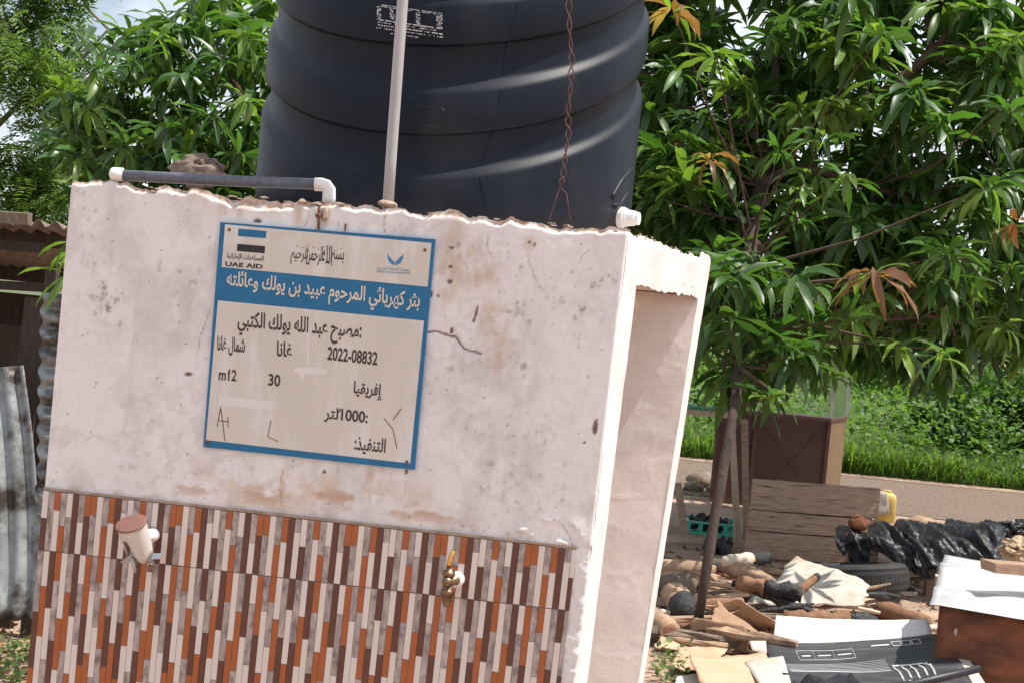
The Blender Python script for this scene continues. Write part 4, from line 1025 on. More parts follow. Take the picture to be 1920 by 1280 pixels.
mb = MB(); P = crumple(drape(rows, 70, 70), .06, 6.5, 2.); mb.sheet(P, .002)
tag(mb.build('plastic_sheet', 'plastic_black', None, True), 'torn black plastic sheet draped over the low bench', 'plastic sheet')
mb = MB(); mb.sheet(crumple(drape([[at(1596, 1020, YB - .05), at(1640, 1020, YB - .05)], [at(1590, 1035, YB - .05), at(1636, 1040, YB - .05)], [at(1598, 1060, YB - .05), at(1612, 1066, YB - .05)]], 16, 12), .03, 8, 5.), .002)
tag(mb.build('plastic_strip', 'plastic_black', None, True), 'ragged strip of black plastic hanging left of the bench leg', 'plastic sheet')
mb = MB(); q = at(1610, 981, YB + .02); mb.blob(q, (.066, .06, .05), 3, .22, 1.8, 12); tag(mb.build('laterite_lump', 'laterite', None, True), 'reddish brown laterite lump weighing down the black plastic on the bench', 'stone')
Y2 = 9.7
rows = [[at(1695, 985, Y2 + .7), at(1750, 978, Y2 + .7), at(1810, 975, Y2 + .7), at(1850, 985, Y2 + .7), at(1900, 985, Y2 + .7)],
        [at(1690, 988, Y2 + .35), at(1755, 984, Y2 + .35), at(1822, 984, Y2 + .35), at(1850, 978, Y2 + .35), at(1890, 990, Y2 + .35)],
        [at(1700, 1006, Y2 + .1), at(1750, 1002, Y2 + .05), at(1806, 1000, Y2 + .05), at(1858, 986, Y2 + .05), at(1885, 1005, Y2 + .05)],
        [at(1712, 1032, Y2 - .05), at(1760, 1026, Y2 - .05), at(1812, 1024, Y2 - .05), at(1858, 1018, Y2 - .1), at(1880, 1030, Y2 - .1)],
        [at(1716, 1062, Y2 - .1), at(1760, 1062, Y2 - .1), at(1812, 1060, Y2 - .1), at(1860, 1056, Y2 - .15), at(1884, 1056, Y2 - .15)]]
mb = MB(); P = crumple(drape(rows, 60, 80), .055, 6, 9.); mb.sheet(P, .002)
tag(mb.build('plastic_sheet', 'plastic_black', None, True), 'black plastic sheet over a heap right of the bench', 'plastic sheet')
mb = MB(); mb.blob(at(1902, 995, Y2 + .2), (.10, .09, .06), 4, .5, 2.2, 31); tag(mb.build('plastic_bundle', 'plastic_black', None, False), 'small black plastic bundle at the right edge behind the straw', 'bundle')
mb = MB(); q = at(1925, 1032, 9.1); mb.blob(q, (.15, .12, .07), 4, .35, 3, 41); tag(mb.build('straw_bundle', 'straw', None, False), 'pale straw-coloured fibrous bundle right of the black plastic', 'bundle')
mb = MB(); mb.tube([at(1690, 985, 10.6), at(1720, 978, 10.6), at(1758, 984, 10.6)], [.03, .045, .03], 10, True, .4); tag(mb.build('driftwood', 'log_tan', None, True), 'tan piece of wood lying behind the black plastic sheet', 'wood')

# -- rusty box with a bright metal cover
bx = thing('rusty_box', gnd(1900, 1310), 'rust brown metal box in the lower right corner', 'box')
f0, f1 = at(1762, 1128, 7.15), at(1990, 1168, 6.95); zt = f0[2]
bk0, bk1 = at(1775, 1050, 7.95), at(2050, 1085, 7.8)
def quad3(name, a, b, c, d, mat, parent): 
    mb_ = MB(); mb_.sheet(patch(a, b, c, d, 12, 8, .004, 5, 2.), .004); return mb_.build(name, mat, parent, True)
g_ = lambda p, z=.0: np.array([p[0], p[1], z])
quad3('front_panel', g_(f0), g_(f1), f1 - EZ * .006, f0 - EZ * .006, 'rust_sheet', bx)
quad3('side_panel', g_(bk0), g_(f0), f0 - EZ * .006, bk0 - EZ * .02, 'rust_sheet', bx)
quad3('back_panel', g_(bk1), g_(bk0), bk0 - EZ * .02, bk1 - EZ * .02, 'rust_sheet', bx)
quad3('side_panel', g_(f1), g_(bk1), bk1 - EZ * .02, f1 - EZ * .006, 'rust_sheet', bx)
for k, (px, py) in enumerate(((1792, 1183), (1918, 1200), (1912, 1222))):
    mb = MB(); mb.blob(at(px, py, 7.1), (.008, .004, .016), 2, .4, 2, k); mb.build('paint_chip', 'card_white', bx)
n, m = 24, 22; P = np.zeros((n, m, 3)); c00, c10, c11, c01 = at(1743, 1131, 7.08), at(1995, 1172, 6.86), at(2060, 1078, 7.85), at(1772, 1034, 8.0)
for i in range(n):
    for j in range(m):
        u, v = i / (n - 1), j / (m - 1); q = (c00 * (1 - u) + c10 * u) * (1 - v) + (c01 * (1 - u) + c11 * u) * v
        q = q + EZ * (.045 * math.exp(-((v - .62) / .06) ** 2) + .018 * math.exp(-((v - .25) / .08) ** 2) - .05 * max(0, v - .66) + .008 * n3(q, 5, 3) - .03 * max(0, .12 - u) / .12 * (1 - v) * (.5 + n3(q, 9)))
        P[i, j] = q
mb = MB(); mb.sheet(P, .002); tag(mb.build('metal_cover', 'zinc_white', None, True), 'bright creased zinc sheet covering the rusty box', 'metal sheet')
for k in range(7):
    q = f0 + (f1 - f0) * (.06 + .15 * k) - EZ * .02; mb = MB(); mb.lathe(q - np.array([0, .003, 0]), np.array([0, -1., 0]), [(0, .006), (.003, .005), (.004, .002)], 8); mb.build('rivet', 'rust', bx)
pk0, pk1 = at(1851, 1072, 7.25) + EZ * .03, at(2010, 1085, 7.35) + EZ * .03
mb = MB(); mb.bar(pk0, pk1, .13, .045, EZ, .002); tag(mb.build('plank', 'wood_plank', None), 'short thick plank lying on the bright zinc sheet', 'plank')

# -- tyre
tyc = gnd(1606, 1118); ty = thing('tyre', tyc, 'worn black tyre lying flat behind the white cardboard', 'tyre')
TRm, ax = .295, np.array([-.12, .13, 1.]); ax /= np.linalg.norm(ax)
prof_t = [(-.085, .18), (-.088, .24), (-.075, .28), (-.04, .297), (0, .30), (.04, .297), (.075, .28), (.088, .24), (.085, .18), (.06, .172), (-.06, .172), (-.085, .18)]
mb = MB(); o_ = tyc + EZ * .115
x_ = np.cross(ax, [0, 1., 0]); x_ /= np.linalg.norm(x_); y_ = np.cross(ax, x_); n = 48
V = [o_ + ax * h + r * (x_ * math.cos(2 * math.pi * k / n) + y_ * math.sin(2 * math.pi * k / n)) for h, r in prof_t for k in range(n)]
mb.add(V, [[i * n + k, i * n + (k + 1) % n, (i + 1) * n + (k + 1) % n, (i + 1) * n + k] for i in range(len(prof_t) - 1) for k in range(n)]); mb.build('carcass', 'rubber', ty, True)
mb = MB()
for k in range(72):
    a = 2 * math.pi * k / 72; rd = x_ * math.cos(a) + y_ * math.sin(a)
    for h in (-.05, -.017, .017, .05): mb.bar(o_ + ax * (h - .011) + rd * (.300 - abs(h) * .18), o_ + ax * (h + .011) + rd * (.300 - abs(h) * .18), .02, .006, rd)
tag(mb.build('tread', 'rubber', ty), kind='stuff')

# -- cardboard
card('white_card', 'large torn white-faced cardboard sheet under the burnt log', [at(1392, 1140, 8.75), at(1612, 1132, 8.75), at(1628, 1092, 8.95), at(1496, 1044, 9.3)], 'card_white', .03, .005, 22, 18, group='cardboard on the ground', sc=3.5, seed=4, rag=.14)
card('brown_card', 'brown cardboard strip lying beside the white sheet near the tyre', [gnd(1520, 1142, .05), gnd(1648, 1132, .05), gnd(1640, 1120, .07), gnd(1570, 1118, .08)], 'card', .02, .005, group='cardboard on the ground', seed=6, rag=.2)
card('brown_card', 'tan cardboard under the logs, left of the white sheet', [gnd(1296, 1122, .05), gnd(1400, 1118, .05), gnd(1430, 1078, .08), gnd(1330, 1078, .08)], 'card', .03, .005, 16, 14, group='cardboard on the ground', seed=8, rag=.15)
card('brown_card', 'flattened tan cardboard at the foot of the thin trunk, lower edge of the picture', [gnd(1325, 1300, .07), gnd(1480, 1290, .05), gnd(1430, 1222, .09), gnd(1288, 1232, .11)], 'card', .035, .007, 20, 16, group='cardboard on the ground', sc=2.6, seed=9, rag=.10)
card('brown_card', 'small curled tan cardboard just left of the thin trunk', [gnd(1262, 1238, .08), gnd(1330, 1262, .03), gnd(1358, 1222, .06), gnd(1272, 1212, .05)], 'card', .04, .006, 14, 12, group='cardboard on the ground', sc=4, seed=19, rag=.10)
card('brown_card', 'pale cardboard scrap beside the wall, behind the thin trunk', [gnd(1228, 1212, .03), gnd(1330, 1214, .03), gnd(1330, 1195, .04), gnd(1235, 1188, .05)], 'card', .02, .005, group='cardboard on the ground', seed=21, rag=.15)
for k, (px, py, sz) in enumerate(((1345, 1160, .2), (1375, 1172, .24), (1408, 1160, .22), (1395, 1190, .2), (1348, 1190, .16), (1290, 1170, .18))):
    c0 = gnd(px, py, .07); u = RNG.normal(0, 1, 3) * [1, .6, .35]; u = u / np.linalg.norm(u); v = RNG.normal(0, 1, 3) * [.6, 1, .9]; v -= u * (u @ v); v /= np.linalg.norm(v)
    card('crumpled_card', ['crumpled brown card left of the leaf heap', 'crumpled brown card in the middle of the heap', 'folded brown card leaning on the heap', 'torn brown card at the front of the heap', 'small torn card beside the thin trunk', 'creased card scrap behind the thin trunk'][k],
         [c0 - u * sz - v * sz * .4, c0 + u * sz - v * sz * .4, c0 + u * sz * .8 + v * sz * .45, c0 - u * sz * .8 + v * sz * .4], ['card', 'card_edge', 'card', 'card_edge', 'card_edge', 'card'][k], .03, .004, 16, 12, group='crumpled card in the litter heap', sc=5, seed=k * 3., rag=.12)
# -- black printed carton, flattened
ct = thing('printed_carton', gnd(1600, 1285), 'flattened black printed carton with a white flap', 'carton')
def cpt(px, py, Y): return at(px, py, Y)
c_ = dict(bl=at(1500, 1330, 6.3), br=at(1835, 1300, 6.5), tr=at(1768, 1186, 7.6), tl=at(1430, 1203, 7.5))
P = patch(c_['bl'], c_['br'], c_['tr'], c_['tl'], 26, 22, .012, 3, 3.)
for i in range(26):
    for j in range(22):
        P[i, j] += EZ * (-.025 * math.sin(math.pi * i / 25) + .014 * math.exp(-((j / 21 - .45) / .05) ** 2))
mb = MB(); mb.sheet(P, .006); mb.build('black_panel', 'card_black', ct, True)
Pf = patch(at(1450, 1204, 7.51), at(1748, 1189, 7.61), at(1738, 1159, 7.80), at(1455, 1152, 7.80), 26, 12, .006, 3, 5.)
for i in range(26):
    for j in range(12): Pf[i, j] += EZ * (.012 * math.sin(j / 11 * math.pi) - .012 * math.sin(math.pi * i / 25))
mb = MB(); mb.sheet(Pf, .006); mb.build('white_flap', 'card_ribbed', ct, True)
mb = MB(); mb.sheet(patch(at(1455, 1320, 6.25), at(1500, 1330, 6.3), at(1468, 1230, 7.1), at(1392, 1236, 7.1), 8, 12, .008, 4, 7.), .006); mb.build('white_end_flap', 'card_white', ct, True)
mb = MB(); mb.sheet(patch(at(1410, 1218, 7.35), at(1438, 1226, 7.3), at(1436, 1200, 7.45), at(1405, 1200, 7.45), 6, 6, .003, 4, 7.), .006); mb.build('white_tab', 'card_white', ct, True)
mb = MB(); mb.sheet(patch(at(1835, 1300, 6.5), at(1860, 1300, 6.55), at(1798, 1205, 7.4), at(1772, 1188, 7.58), 6, 14, .004, 4, 7.), .006); mb.build('white_edge', 'card_white', ct, True)
def on_patch(P, u, v, lift=.003):
    n, m = P.shape[:2]; x, y = u * (n - 1), v * (m - 1); i, j = min(int(x), n - 2), min(int(y), m - 2); f, g = x - i, y - j
    return (P[i, j] * (1 - f) + P[i + 1, j] * f) * (1 - g) + (P[i, j + 1] * (1 - f) + P[i + 1, j + 1] * f) * g + EZ * lift
def patch_line(P, pts, wd, name, mat, parent):
    m_ = MB()
    for (a, b) in zip(pts[:-1], pts[1:]):
        k = 6; q = [on_patch(P, a[0] + (b[0] - a[0]) * i / k, a[1] + (b[1] - a[1]) * i / k) for i in range(k + 1)]
        m_.tube(q, wd, 4)
    return m_.build(name, mat, parent)
for u0, u1 in ((.16, .25), (.25, .36), (.36, .47)):
    patch_line(P, [(u0, .74), (u1, .74), (u1, .87), (u0, .87), (u0, .74)], .0012, 'printed_frame', 'print_white', ct)
for a, b in ((.18, .23), (.27, .34), (.38, .455)): patch_line(P, [(a, .80), (b, .80)], .0035, 'printed_word', 'print_white', ct)
for u0 in (.70, .755, .81): patch_line(P, [(u0, .86), (u0 + .045, .86), (u0 + .045, .94), (u0, .94), (u0, .86)], .0018, 'printed_frame', 'print_white', ct)
patch_line(P, [(.58, .88), (.68, .885)], .004, 'printed_word', 'print_white', ct)
for k in range(5): patch_line(P, [(.66 + k * .045, .34 + .03 * (k % 2)), (.645 + k * .045, .56)], .0045, 'printed_stroke', 'print_white', ct)
patch_line(P, [(.64, .58), (.80, .56), (.84, .50)], .0045, 'printed_stroke', 'print_white', ct); patch_line(P, [(.68, .33), (.90, .34)], .0045, 'printed_stroke', 'print_white', ct)
for k in range(9): patch_line(P, [(.06, .47 + k * .022), (.62, .50 + k * .022)], .0007, 'printed_rule', 'print_white', ct)
mb = MB(); mb.tube([at(1560, 1295, 6.3), at(1700, 1285, 6.3), at(1838, 1252, 6.3)], [.017, .018, .015], 10, True, .1); tag(mb.build('black_tube', 'plastic_black', None, True), 'rolled black plastic tube lying across the printed carton', 'tube')
mb = MB(); mb.sheet(crumple(patch(at(1470, 1305, 6.15), at(1690, 1305, 6.15), at(1620, 1268, 6.4), at(1500, 1264, 6.4), 16, 14, .02, 6, 3.), .05, 7, 2.), .004); tag(mb.build('crumpled_film', 'plastic_black', None, True), 'crumpled dark film at the bottom edge before the carton', 'plastic sheet')
card('brown_card', 'grey-white round-edged card at the lower left of the yard beside the wall', [gnd(1258, 1300, .03), gnd(1325, 1300, .03), gnd(1310, 1262, .05), gnd(1270, 1265, .05)], 'card_white', .01, .005, group='cardboard on the ground', seed=31, rag=.25)

# -- logs
L_ = log
L_('log', 'pale split log lying beside the wall, behind the thin trunk', gnd(1235, 1062, .08), gnd(1342, 1072, .10), .055, .05, 'log_tan')
L_('log', 'second pale log just below the split one beside the wall', gnd(1235, 1082, .06), gnd(1350, 1088, .06), .045, .04, 'log_tan')
L_('log', 'rough barked log pointing at the white cardboard', gnd(1354, 1056, .14), gnd(1452, 1096, .08), .055, .05, 'log_tan', wob=.4)
L_('log', 'short log, half white and half charred', gnd(1360, 1052, .17), gnd(1440, 1045, .15), .04, .042, 'log_pale', (1, .42))
L_('log', 'thick grey log with a charred round end facing the viewer', gnd(1262, 1108, .14), gnd(1290, 1152, .10), .066, .068, 'log_tan', (1, .45), wob=.2)
L_('log', 'hollow-ended log next to the wall', gnd(1215, 1150, .07), gnd(1258, 1183, .08), .055, .06, 'log_tan', cut=1)
L_('log', 'thin straight brown stick crossing behind the thin trunk', gnd(1296, 1132, .10), gnd(1392, 1128, .12), .028, .026, 'log_brown')
L_('log', 'knotty log with a broad charred middle on the white cardboard', at(1380, 1090, 8.6), at(1503, 1114, 8.55), .038, .05, 'log_brown', (1, .55), wob=.5)
L_('log', 'pointed brown stick leaning on the charred log', at(1486, 1118, 8.6), at(1534, 1078, 8.75), .032, .02, 'log_brown', (1, .12))
L_('log', 'brown log in front of the tyre', gnd(1648, 1140, .05), gnd(1736, 1170, .05), .055, .05, 'log_brown')
L_('log', 'charred log under the front edge of the white cardboard', gnd(1470, 1158, .05), gnd(1640, 1165, .04), .05, .045, 'log_brown', (1, .3), wob=.5)
L_('log', 'thin pale stick beside the tyre', gnd(1560, 1128, .09), gnd(1650, 1148, .05), .012, .01, 'log_pale')
L_('log', 'pale stick sticking out behind the white flap', gnd(1730, 1178, .12), gnd(1775, 1176, .12), .02, .018, 'log_pale')
L_('log', 'grey mossy log beside the wall above the charred end', gnd(1232, 1100, .12), gnd(1300, 1092, .15), .065, .06, 'bark_grey', wob=.4)
mb = MB(); mb.blob(gnd(1380, 1098, .03), (.17, .14, .07), 4, .5, 3.5, 51); tag(mb.build('earth_clod', 'laterite', None, False), 'pitted brown clod of earth between the logs', 'clod')
mb = MB(); mb.blob(gnd(1340, 1208, .02), (.16, .09, .06), 4, .3, 2.5, 52); tag(mb.build('earth_clod', 'stone', None, False), 'low earth-coloured clod beside the foot of the thin trunk', 'clod')

rgW = np.random.default_rng(12)
for k in range(64):
    px, py = rgW.uniform(1235, 1720), rgW.uniform(1050, 1205)
    if px > 1440 and py > 1140: continue
    c0 = gnd(px, py, rgW.uniform(.03, .10)); a_ = rgW.uniform(-.7, .7) + (math.pi if rgW.random() < .5 else 0); L2 = rgW.uniform(.11, .32)
    d_ = np.array([math.cos(a_), math.sin(a_) * .9, rgW.uniform(-.25, .25)]); rr_ = rgW.uniform(.010, .027)
    mt2 = ['log_tan', 'log_brown', 'char', 'bark_grey', 'log_pale', 'log_tan', 'char'][rgW.integers(7)]
    side = np.cross(d_, EZ); T3 = np.linspace(-1, 1, 6)
    P3 = np.array([c0 + d_ * L2 * t + side * .02 * math.sin(t * 2 + k) for t in T3]); mb = MB(); mb.tube(P3, rr_ * np.array([.55, .9, 1, 1, .9, .6]) * rgW.uniform(.8, 1.2, 6), 7, True, .7)
    nm_, lb_txt = ('charred_stick', 'charred black piece of firewood lying in the debris heap') if mt2 == 'char' else ('firewood', 'short brown piece of firewood lying in the debris heap')
    tag(mb.build(nm_, mt2, None, False), lb_txt, 'firewood', 'charred pieces in the debris heap' if mt2 == 'char' else 'brown pieces in the debris heap')
# litter: thousands of small dry flakes and pebbles over the yard
def flakes(n, region, size, seed, cols, name, label, zf=.012):
    rg = np.random.default_rng(seed); V = []; Fc = []; Cc = []
    px = rg.uniform(region[0], region[1], n); py = rg.uniform(region[2], region[3], n)
    for k in range(n):
        c = gnd(px[k], py[k], 0.) ; c[2] = rg.uniform(0, zf) + .02 * n3(c, 3)
        u = rg.normal(0, 1, 3) * [1, 1, .35]; u /= np.linalg.norm(u); v = np.cross(u, rg.normal(0, 1, 3)); v /= np.linalg.norm(v)
        if abs(v[2]) > .7: v[2] *= .4
        L, Wd = rg.uniform(*size), rg.uniform(.3, .6); i = len(V)
        bow = np.cross(u, v) * L * rg.uniform(-.25, .25)
        V += [c - u * L, c - v * L * Wd + bow, c + u * L, c + v * L * Wd + bow]; Fc.append([i, i + 1, i + 2, i + 3]); Cc += [cols[rg.integers(len(cols))]] * 4
    return tag(link_mesh(name, np.array(V), np.array(Fc), 'litter', None, False, np.array(Cc), org=gnd((region[0] + region[1]) / 2, region[3])), label, 'litter', kind='stuff')
tan = [(.30, .18, .10), (.20, .11, .065), (.12, .07, .045), (.40, .28, .18), (.08, .05, .04), (.26, .13, .07)]
flakes(2600, (1215, 1900, 1020, 1290), (.01, .045), 1, tan, 'leaf_litter', 'dry brown leaves and chips scattered over the yard')
flakes(500, (-40, 110, 1120, 1300), (.008, .03), 2, tan, 'leaf_litter', 'dry brown leaves on the ground by the leaning zinc sheet')

# ================================================================== THE SHED ON THE LEFT
sh = thing('lean_to_shed', at(30, 1165, 7.2) * [1, 1, 0], 'dark lean-to shed with corrugated roof at the left edge', 'shed')
YS = 6.6
ra, rb = at(-900, 330, YS), at(128, 424, YS)
mbs = MB(); n = 120; P = np.zeros((n, 6, 3))
for i in range(n):
    for j in range(6):
        u, v = i / (n - 1), j / 5; P[i, j] = ra * (1 - u) + rb * u + np.array([0, 2.6, -.22]) * v + EZ * (.018 * math.sin(u * 2 * math.pi * 32) + .01 * n3((u * 9, v, 0)))
mbs.sheet(P, .002); mbs.build('roof_sheet', 'zinc_rust', sh, True)
for name, p0, p1, a, b, mt in (('fascia_board', at(-600, 366, YS - .05), at(56, 412, YS - .05), .06, .05, 'bark_grey'), ('purlin', at(-600, 392, YS + .3), at(120, 452, YS + .3), .06, .07, 'wood_dark'), ('rail', at(-600, 410, YS + .1), at(82, 466, YS + .1), .05, .04, 'wood_dark'), ('rail', at(-600, 500, YS + .2), at(95, 540, YS + .2), .05, .035, 'wood_dark')):
    mb = MB(); mb.bar(p0, p1, a, b, EZ, .002); mb.build(name, mt, sh)
for p0, p1, a, mt in ((at(64, 1050, YS), at(98, 500, YS), .05, 'wood_dark'), (at(20, 960, YS + .1), at(70, 560, YS + .1), .10, 'wood_dark'), (at(-600, 1100, YS), at(-560, 420, YS), .09, 'wood_dark')):
    p0 = np.array(p0); p0[2] = 0; mb = MB(); mb.bar(p0, p1, a, .04, np.array([0, 1., 0]), .002); mb.build('post', mt, sh)
bk = [at(-700, 620, YS + 2.2), at(160, 690, YS + 2.2)]
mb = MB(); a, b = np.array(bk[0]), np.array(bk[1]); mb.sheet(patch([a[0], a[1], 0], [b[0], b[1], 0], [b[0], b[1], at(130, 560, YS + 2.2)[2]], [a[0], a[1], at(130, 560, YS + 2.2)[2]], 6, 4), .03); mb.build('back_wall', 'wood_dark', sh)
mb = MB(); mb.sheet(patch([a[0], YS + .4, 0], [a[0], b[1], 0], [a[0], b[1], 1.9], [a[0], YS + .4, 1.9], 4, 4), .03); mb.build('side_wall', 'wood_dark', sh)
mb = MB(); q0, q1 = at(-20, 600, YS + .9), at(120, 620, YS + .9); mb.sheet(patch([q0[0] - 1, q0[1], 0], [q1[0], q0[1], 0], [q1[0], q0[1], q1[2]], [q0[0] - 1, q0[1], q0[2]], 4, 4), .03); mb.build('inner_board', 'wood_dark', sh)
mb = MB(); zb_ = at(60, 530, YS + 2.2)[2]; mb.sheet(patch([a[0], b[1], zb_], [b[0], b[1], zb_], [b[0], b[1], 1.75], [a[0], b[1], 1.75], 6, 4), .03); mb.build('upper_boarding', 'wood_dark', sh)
# standing corrugated sheet beside the stand, ribs level
n, m = 150, 8; P = np.zeros((n, m, 3)); bl, br, trr, tll = at(62, 1120, 5.9), at(200, 1130, 5.9), at(200, 560, 5.9), at(80, 549, 5.9)
for i in range(n):
    for j in range(m):
        u, v = j / (m - 1), i / (n - 1); q = (bl * (1 - u) + br * u) * (1 - v) + (tll * (1 - u) + trr * u) * v
        ph = v * 15.5 * 2 * math.pi; P[i, j] = q + np.array([.010 * math.sin(ph * 1.0 + .7) * (1 - u), -.020 * math.sin(ph), 0]) + .006 * np.array([n3(q, 6), n3(q, 6, 4), 0])
mb = MB(); mb.sheet(P, .0015); tag(mb.build('corrugated_sheet', 'zinc_old', None, True), 'corrugated zinc sheet with level ribs standing beside the stand', 'metal sheet')
n, m = 24, 70; P = np.zeros((n, m, 3)); bl, br, trr, tll = at(-260, 1170, 6.2), at(68, 1160, 6.2), at(44, 684, 6.45), at(-260, 715, 6.45)
for i in range(n):
    for j in range(m):
        u, v = j / (m - 1), i / (n - 1); q = (bl * (1 - u) + br * u) * (1 - v) + (tll * (1 - u) + trr * u) * v
        q = q + np.array([.03 * math.sin(math.pi * v) * u, 0, .012 * n3((u * 12, v, 2)) * (1 if v < .1 else .3)])
        P[i, j] = q + np.array([0, -.012 * math.sin(u * 2 * math.pi * 9.3) + .03 * n3(q, 2.4, 3), 0])
mb = MB(); mb.sheet(P, .0015); ls = mb.build('leaning_sheet', 'zinc_old', None, True); tag(ls, 'weathered zinc sheet with upright ribs leaning at the left edge', 'metal sheet')

# ================================================================== TREES AND GREEN
GREENS = np.array([(.030, .075, .018), (.042, .10, .022), (.055, .12, .026), (.036, .085, .026), (.078, .15, .032), (.05, .105, .022), (.065, .13, .03)])
def leaf_strip(L, Wd, e0, bend, fold, wave, twist, seg=6, curl=0., ph=0.):
    """one mango leaf in the x-z plane from the origin: midrib bends down, blade folded along it"""
    t = np.linspace(0, 1, seg + 1); a = e0 - bend * t ** 1.2
    dx = np.cos(a) * L / seg; dz = np.sin(a) * L / seg
    x = np.concatenate([[0], np.cumsum(dx[:-1])]) + .02; z = np.concatenate([[0], np.cumsum(dz[:-1])])
    hw = Wd * np.sin(np.pi * np.clip(t * .93 + .05, 0, 1)) ** .85 * (1 - .25 * t); hw[0] = Wd * .07; hw[-1] = .0006
    V = []
    for k in range(seg + 1):
        nx, nz = -math.sin(a[k]), math.cos(a[k]); tw = twist * t[k]
        up = fold * hw[k] + wave * hw[k] * math.sin(t[k] * 15 + ph)
        up2 = fold * hw[k] + wave * hw[k] * math.sin(t[k] * 15 + 2 + ph)
        for sgn, u in ((-1, up), (0, 0), (1, up2)):
            yy = sgn * hw[k] * math.cos(tw); lift = u + sgn * hw[k] * math.sin(tw)
            V.append((x[k] + nx * lift, yy, z[k] + nz * lift))
    Fc = []
    for k in range(seg):
        for q in (0, 1): a_ = k * 3 + q; Fc.append([a_, a_ + 3, a_ + 4, a_ + 1])
    return np.array(V), np.array(Fc)
def leaf_params(rg, droop=1., size=1.):
    e0 = math.radians(rg.uniform(-55, 40)); return dict(L=rg.uniform(.13, .28) * size, Wd=rg.uniform(.020, .031) * size, e0=e0, bend=math.radians(rg.uniform(25, 80)) * droop, fold=rg.uniform(.15, .5), wave=rg.uniform(.08, .3), twist=rg.uniform(-.7, .7), ph=rg.uniform(0, 6))
def rosette(rg, k=16, droop=1., size=1.):
    V = []; Fc = []; Lid = []; n = 0
    for i in range(k):
        v, f = leaf_strip(**leaf_params(rg, droop, size)); az = i * 2.4 + rg.uniform(-.3, .3); c, s = math.cos(az), math.sin(az)
        v = v @ np.array([[c, s, 0], [-s, c, 0], [0, 0, 1]]) + [0, 0, -rg.uniform(0, .07) * size]
        V.append(v); Fc.append(f + n); n += len(v); Lid += [i] * len(v)
    return np.concatenate(V), np.concatenate(Fc), np.array(Lid)
RGV = np.random.default_rng(77)
ROS = [rosette(RGV, int(RGV.integers(14, 22)), RGV.uniform(.8, 1.15)) for _ in range(14)]
def rand_tilt(rg, mx):
    a = rg.uniform(0, 2 * math.pi); t = rg.uniform(0, mx); z = rg.uniform(0, 2 * math.pi)
    return np.array((Matrix.Rotation(t, 3, Vector((math.cos(a), math.sin(a), 0))) @ Matrix.Rotation(z, 3, 'Z')))
def foliage(name, pts, rg, parent, size=1., pal=GREENS, young=.08, bronze=.02, tilt=.95):
    V = []; Fc = []; Cc = []; n = 0
    for p in pts:
        v, f, lid = ROS[rg.integers(len(ROS))]
        k = rg.random(); nl = lid.max() + 1
        c = pal[rg.integers(0, len(pal), nl)] * rg.uniform(.75, 1.25, (nl, 1)) * rg.uniform(.8, 1.25)
        if k < bronze: c = np.array((.22, .09, .04)) * rg.uniform(.6, 1.3, (nl, 1))
        elif k < bronze + young: c = np.array((.115, .19, .04)) * rg.uniform(.7, 1.3, (nl, 1))
        V.append((v * size * rg.uniform(.8, 1.2)) @ rand_tilt(rg, tilt).T + p); Fc.append(f + n); n += len(v); Cc.append(c[lid])
    o = link_mesh(name, np.concatenate(V), np.concatenate(Fc), 'leaf', parent, True, np.concatenate(Cc)); o['kind'] = 'stuff'; return o
LEAFV = {}
for key, mt, cnt in (('g', 'leaf_green', 10), ('y', 'leaf_young', 5), ('b', 'leaf_bronze', 5), ('s', 'leaf_straw', 4)):
    LEAFV[key] = []
    for _ in range(cnt):
        q = leaf_params(RGV, 1.1 if key in 'bs' else 1.)
        if key in 'bs': q['e0'] = math.radians(RGV.uniform(-40, 30)); q['bend'] = math.radians(RGV.uniform(40, 75))
        v, f = leaf_strip(**q, seg=8); me = bpy.data.meshes.new('leaf'); me.from_pydata(v.tolist(), [], f.tolist()); me.materials.append(M[mt])
        me.polygons.foreach_set('use_smooth', np.ones(len(me.polygons), bool)); LEAFV[key].append(me)
def hero(parent, pos, kinds, size, rg, tilt=.5, k=16):
    """a rosette whose leaves are objects of their own"""
    R0 = Matrix(rand_tilt(rg, tilt).tolist()).to_4x4()
    for i in range(k):
        key = kinds[rg.integers(len(kinds))]; me = LEAFV[key][rg.integers(len(LEAFV[key]))]
        o = bpy.data.objects.new('leaf', me); COL.objects.link(o); o.parent = parent
        o.matrix_local = Matrix.Translation(Vector(np.asarray(pos) - ORG[parent.name])) @ R0 @ Matrix.Rotation(i * 2.4 + rg.uniform(-.3, .3), 4, 'Z') @ Matrix.Translation((0, 0, -rg.uniform(0, .06))) @ Matrix.Scale(size * rg.uniform(.75, 1.15), 4)
def ellipsoid_pts(rg, n, c, r, pw=2.6, shell=.45, low=None):
    out = []
    while len(out) < n:
        q = rg.uniform(-1, 1, 3); d = (np.abs(q) ** pw).sum()
        if d > 1 or rg.random() > shell + (1 - shell) * d: continue
        nzv = n3(q, 1.7, 3.3)
        if nzv < -.28: continue
        out.append(np.array(c) + q * r)
    return np.array(out)
def twigs(parent, pts, nodes, rg, mat='bark', r=.006, share=.6, maxlen=.9):
    mb = MB()
    for p in pts:
        if rg.random() > share: continue
        d = np.linalg.norm(nodes - p, axis=1); q = nodes[d.argmin()]
        if d.min() < .05 or d.min() > maxlen: continue
        mid = (p + q) / 2 + rg.normal(0, .05, 3) + EZ * -.06; mb.tube([q, mid, p - EZ * .02], [r * 1.9, r * 1.3, r * .6], 4, False)
    return tag(mb.build('twigs', mat, parent, True), kind='stuff')
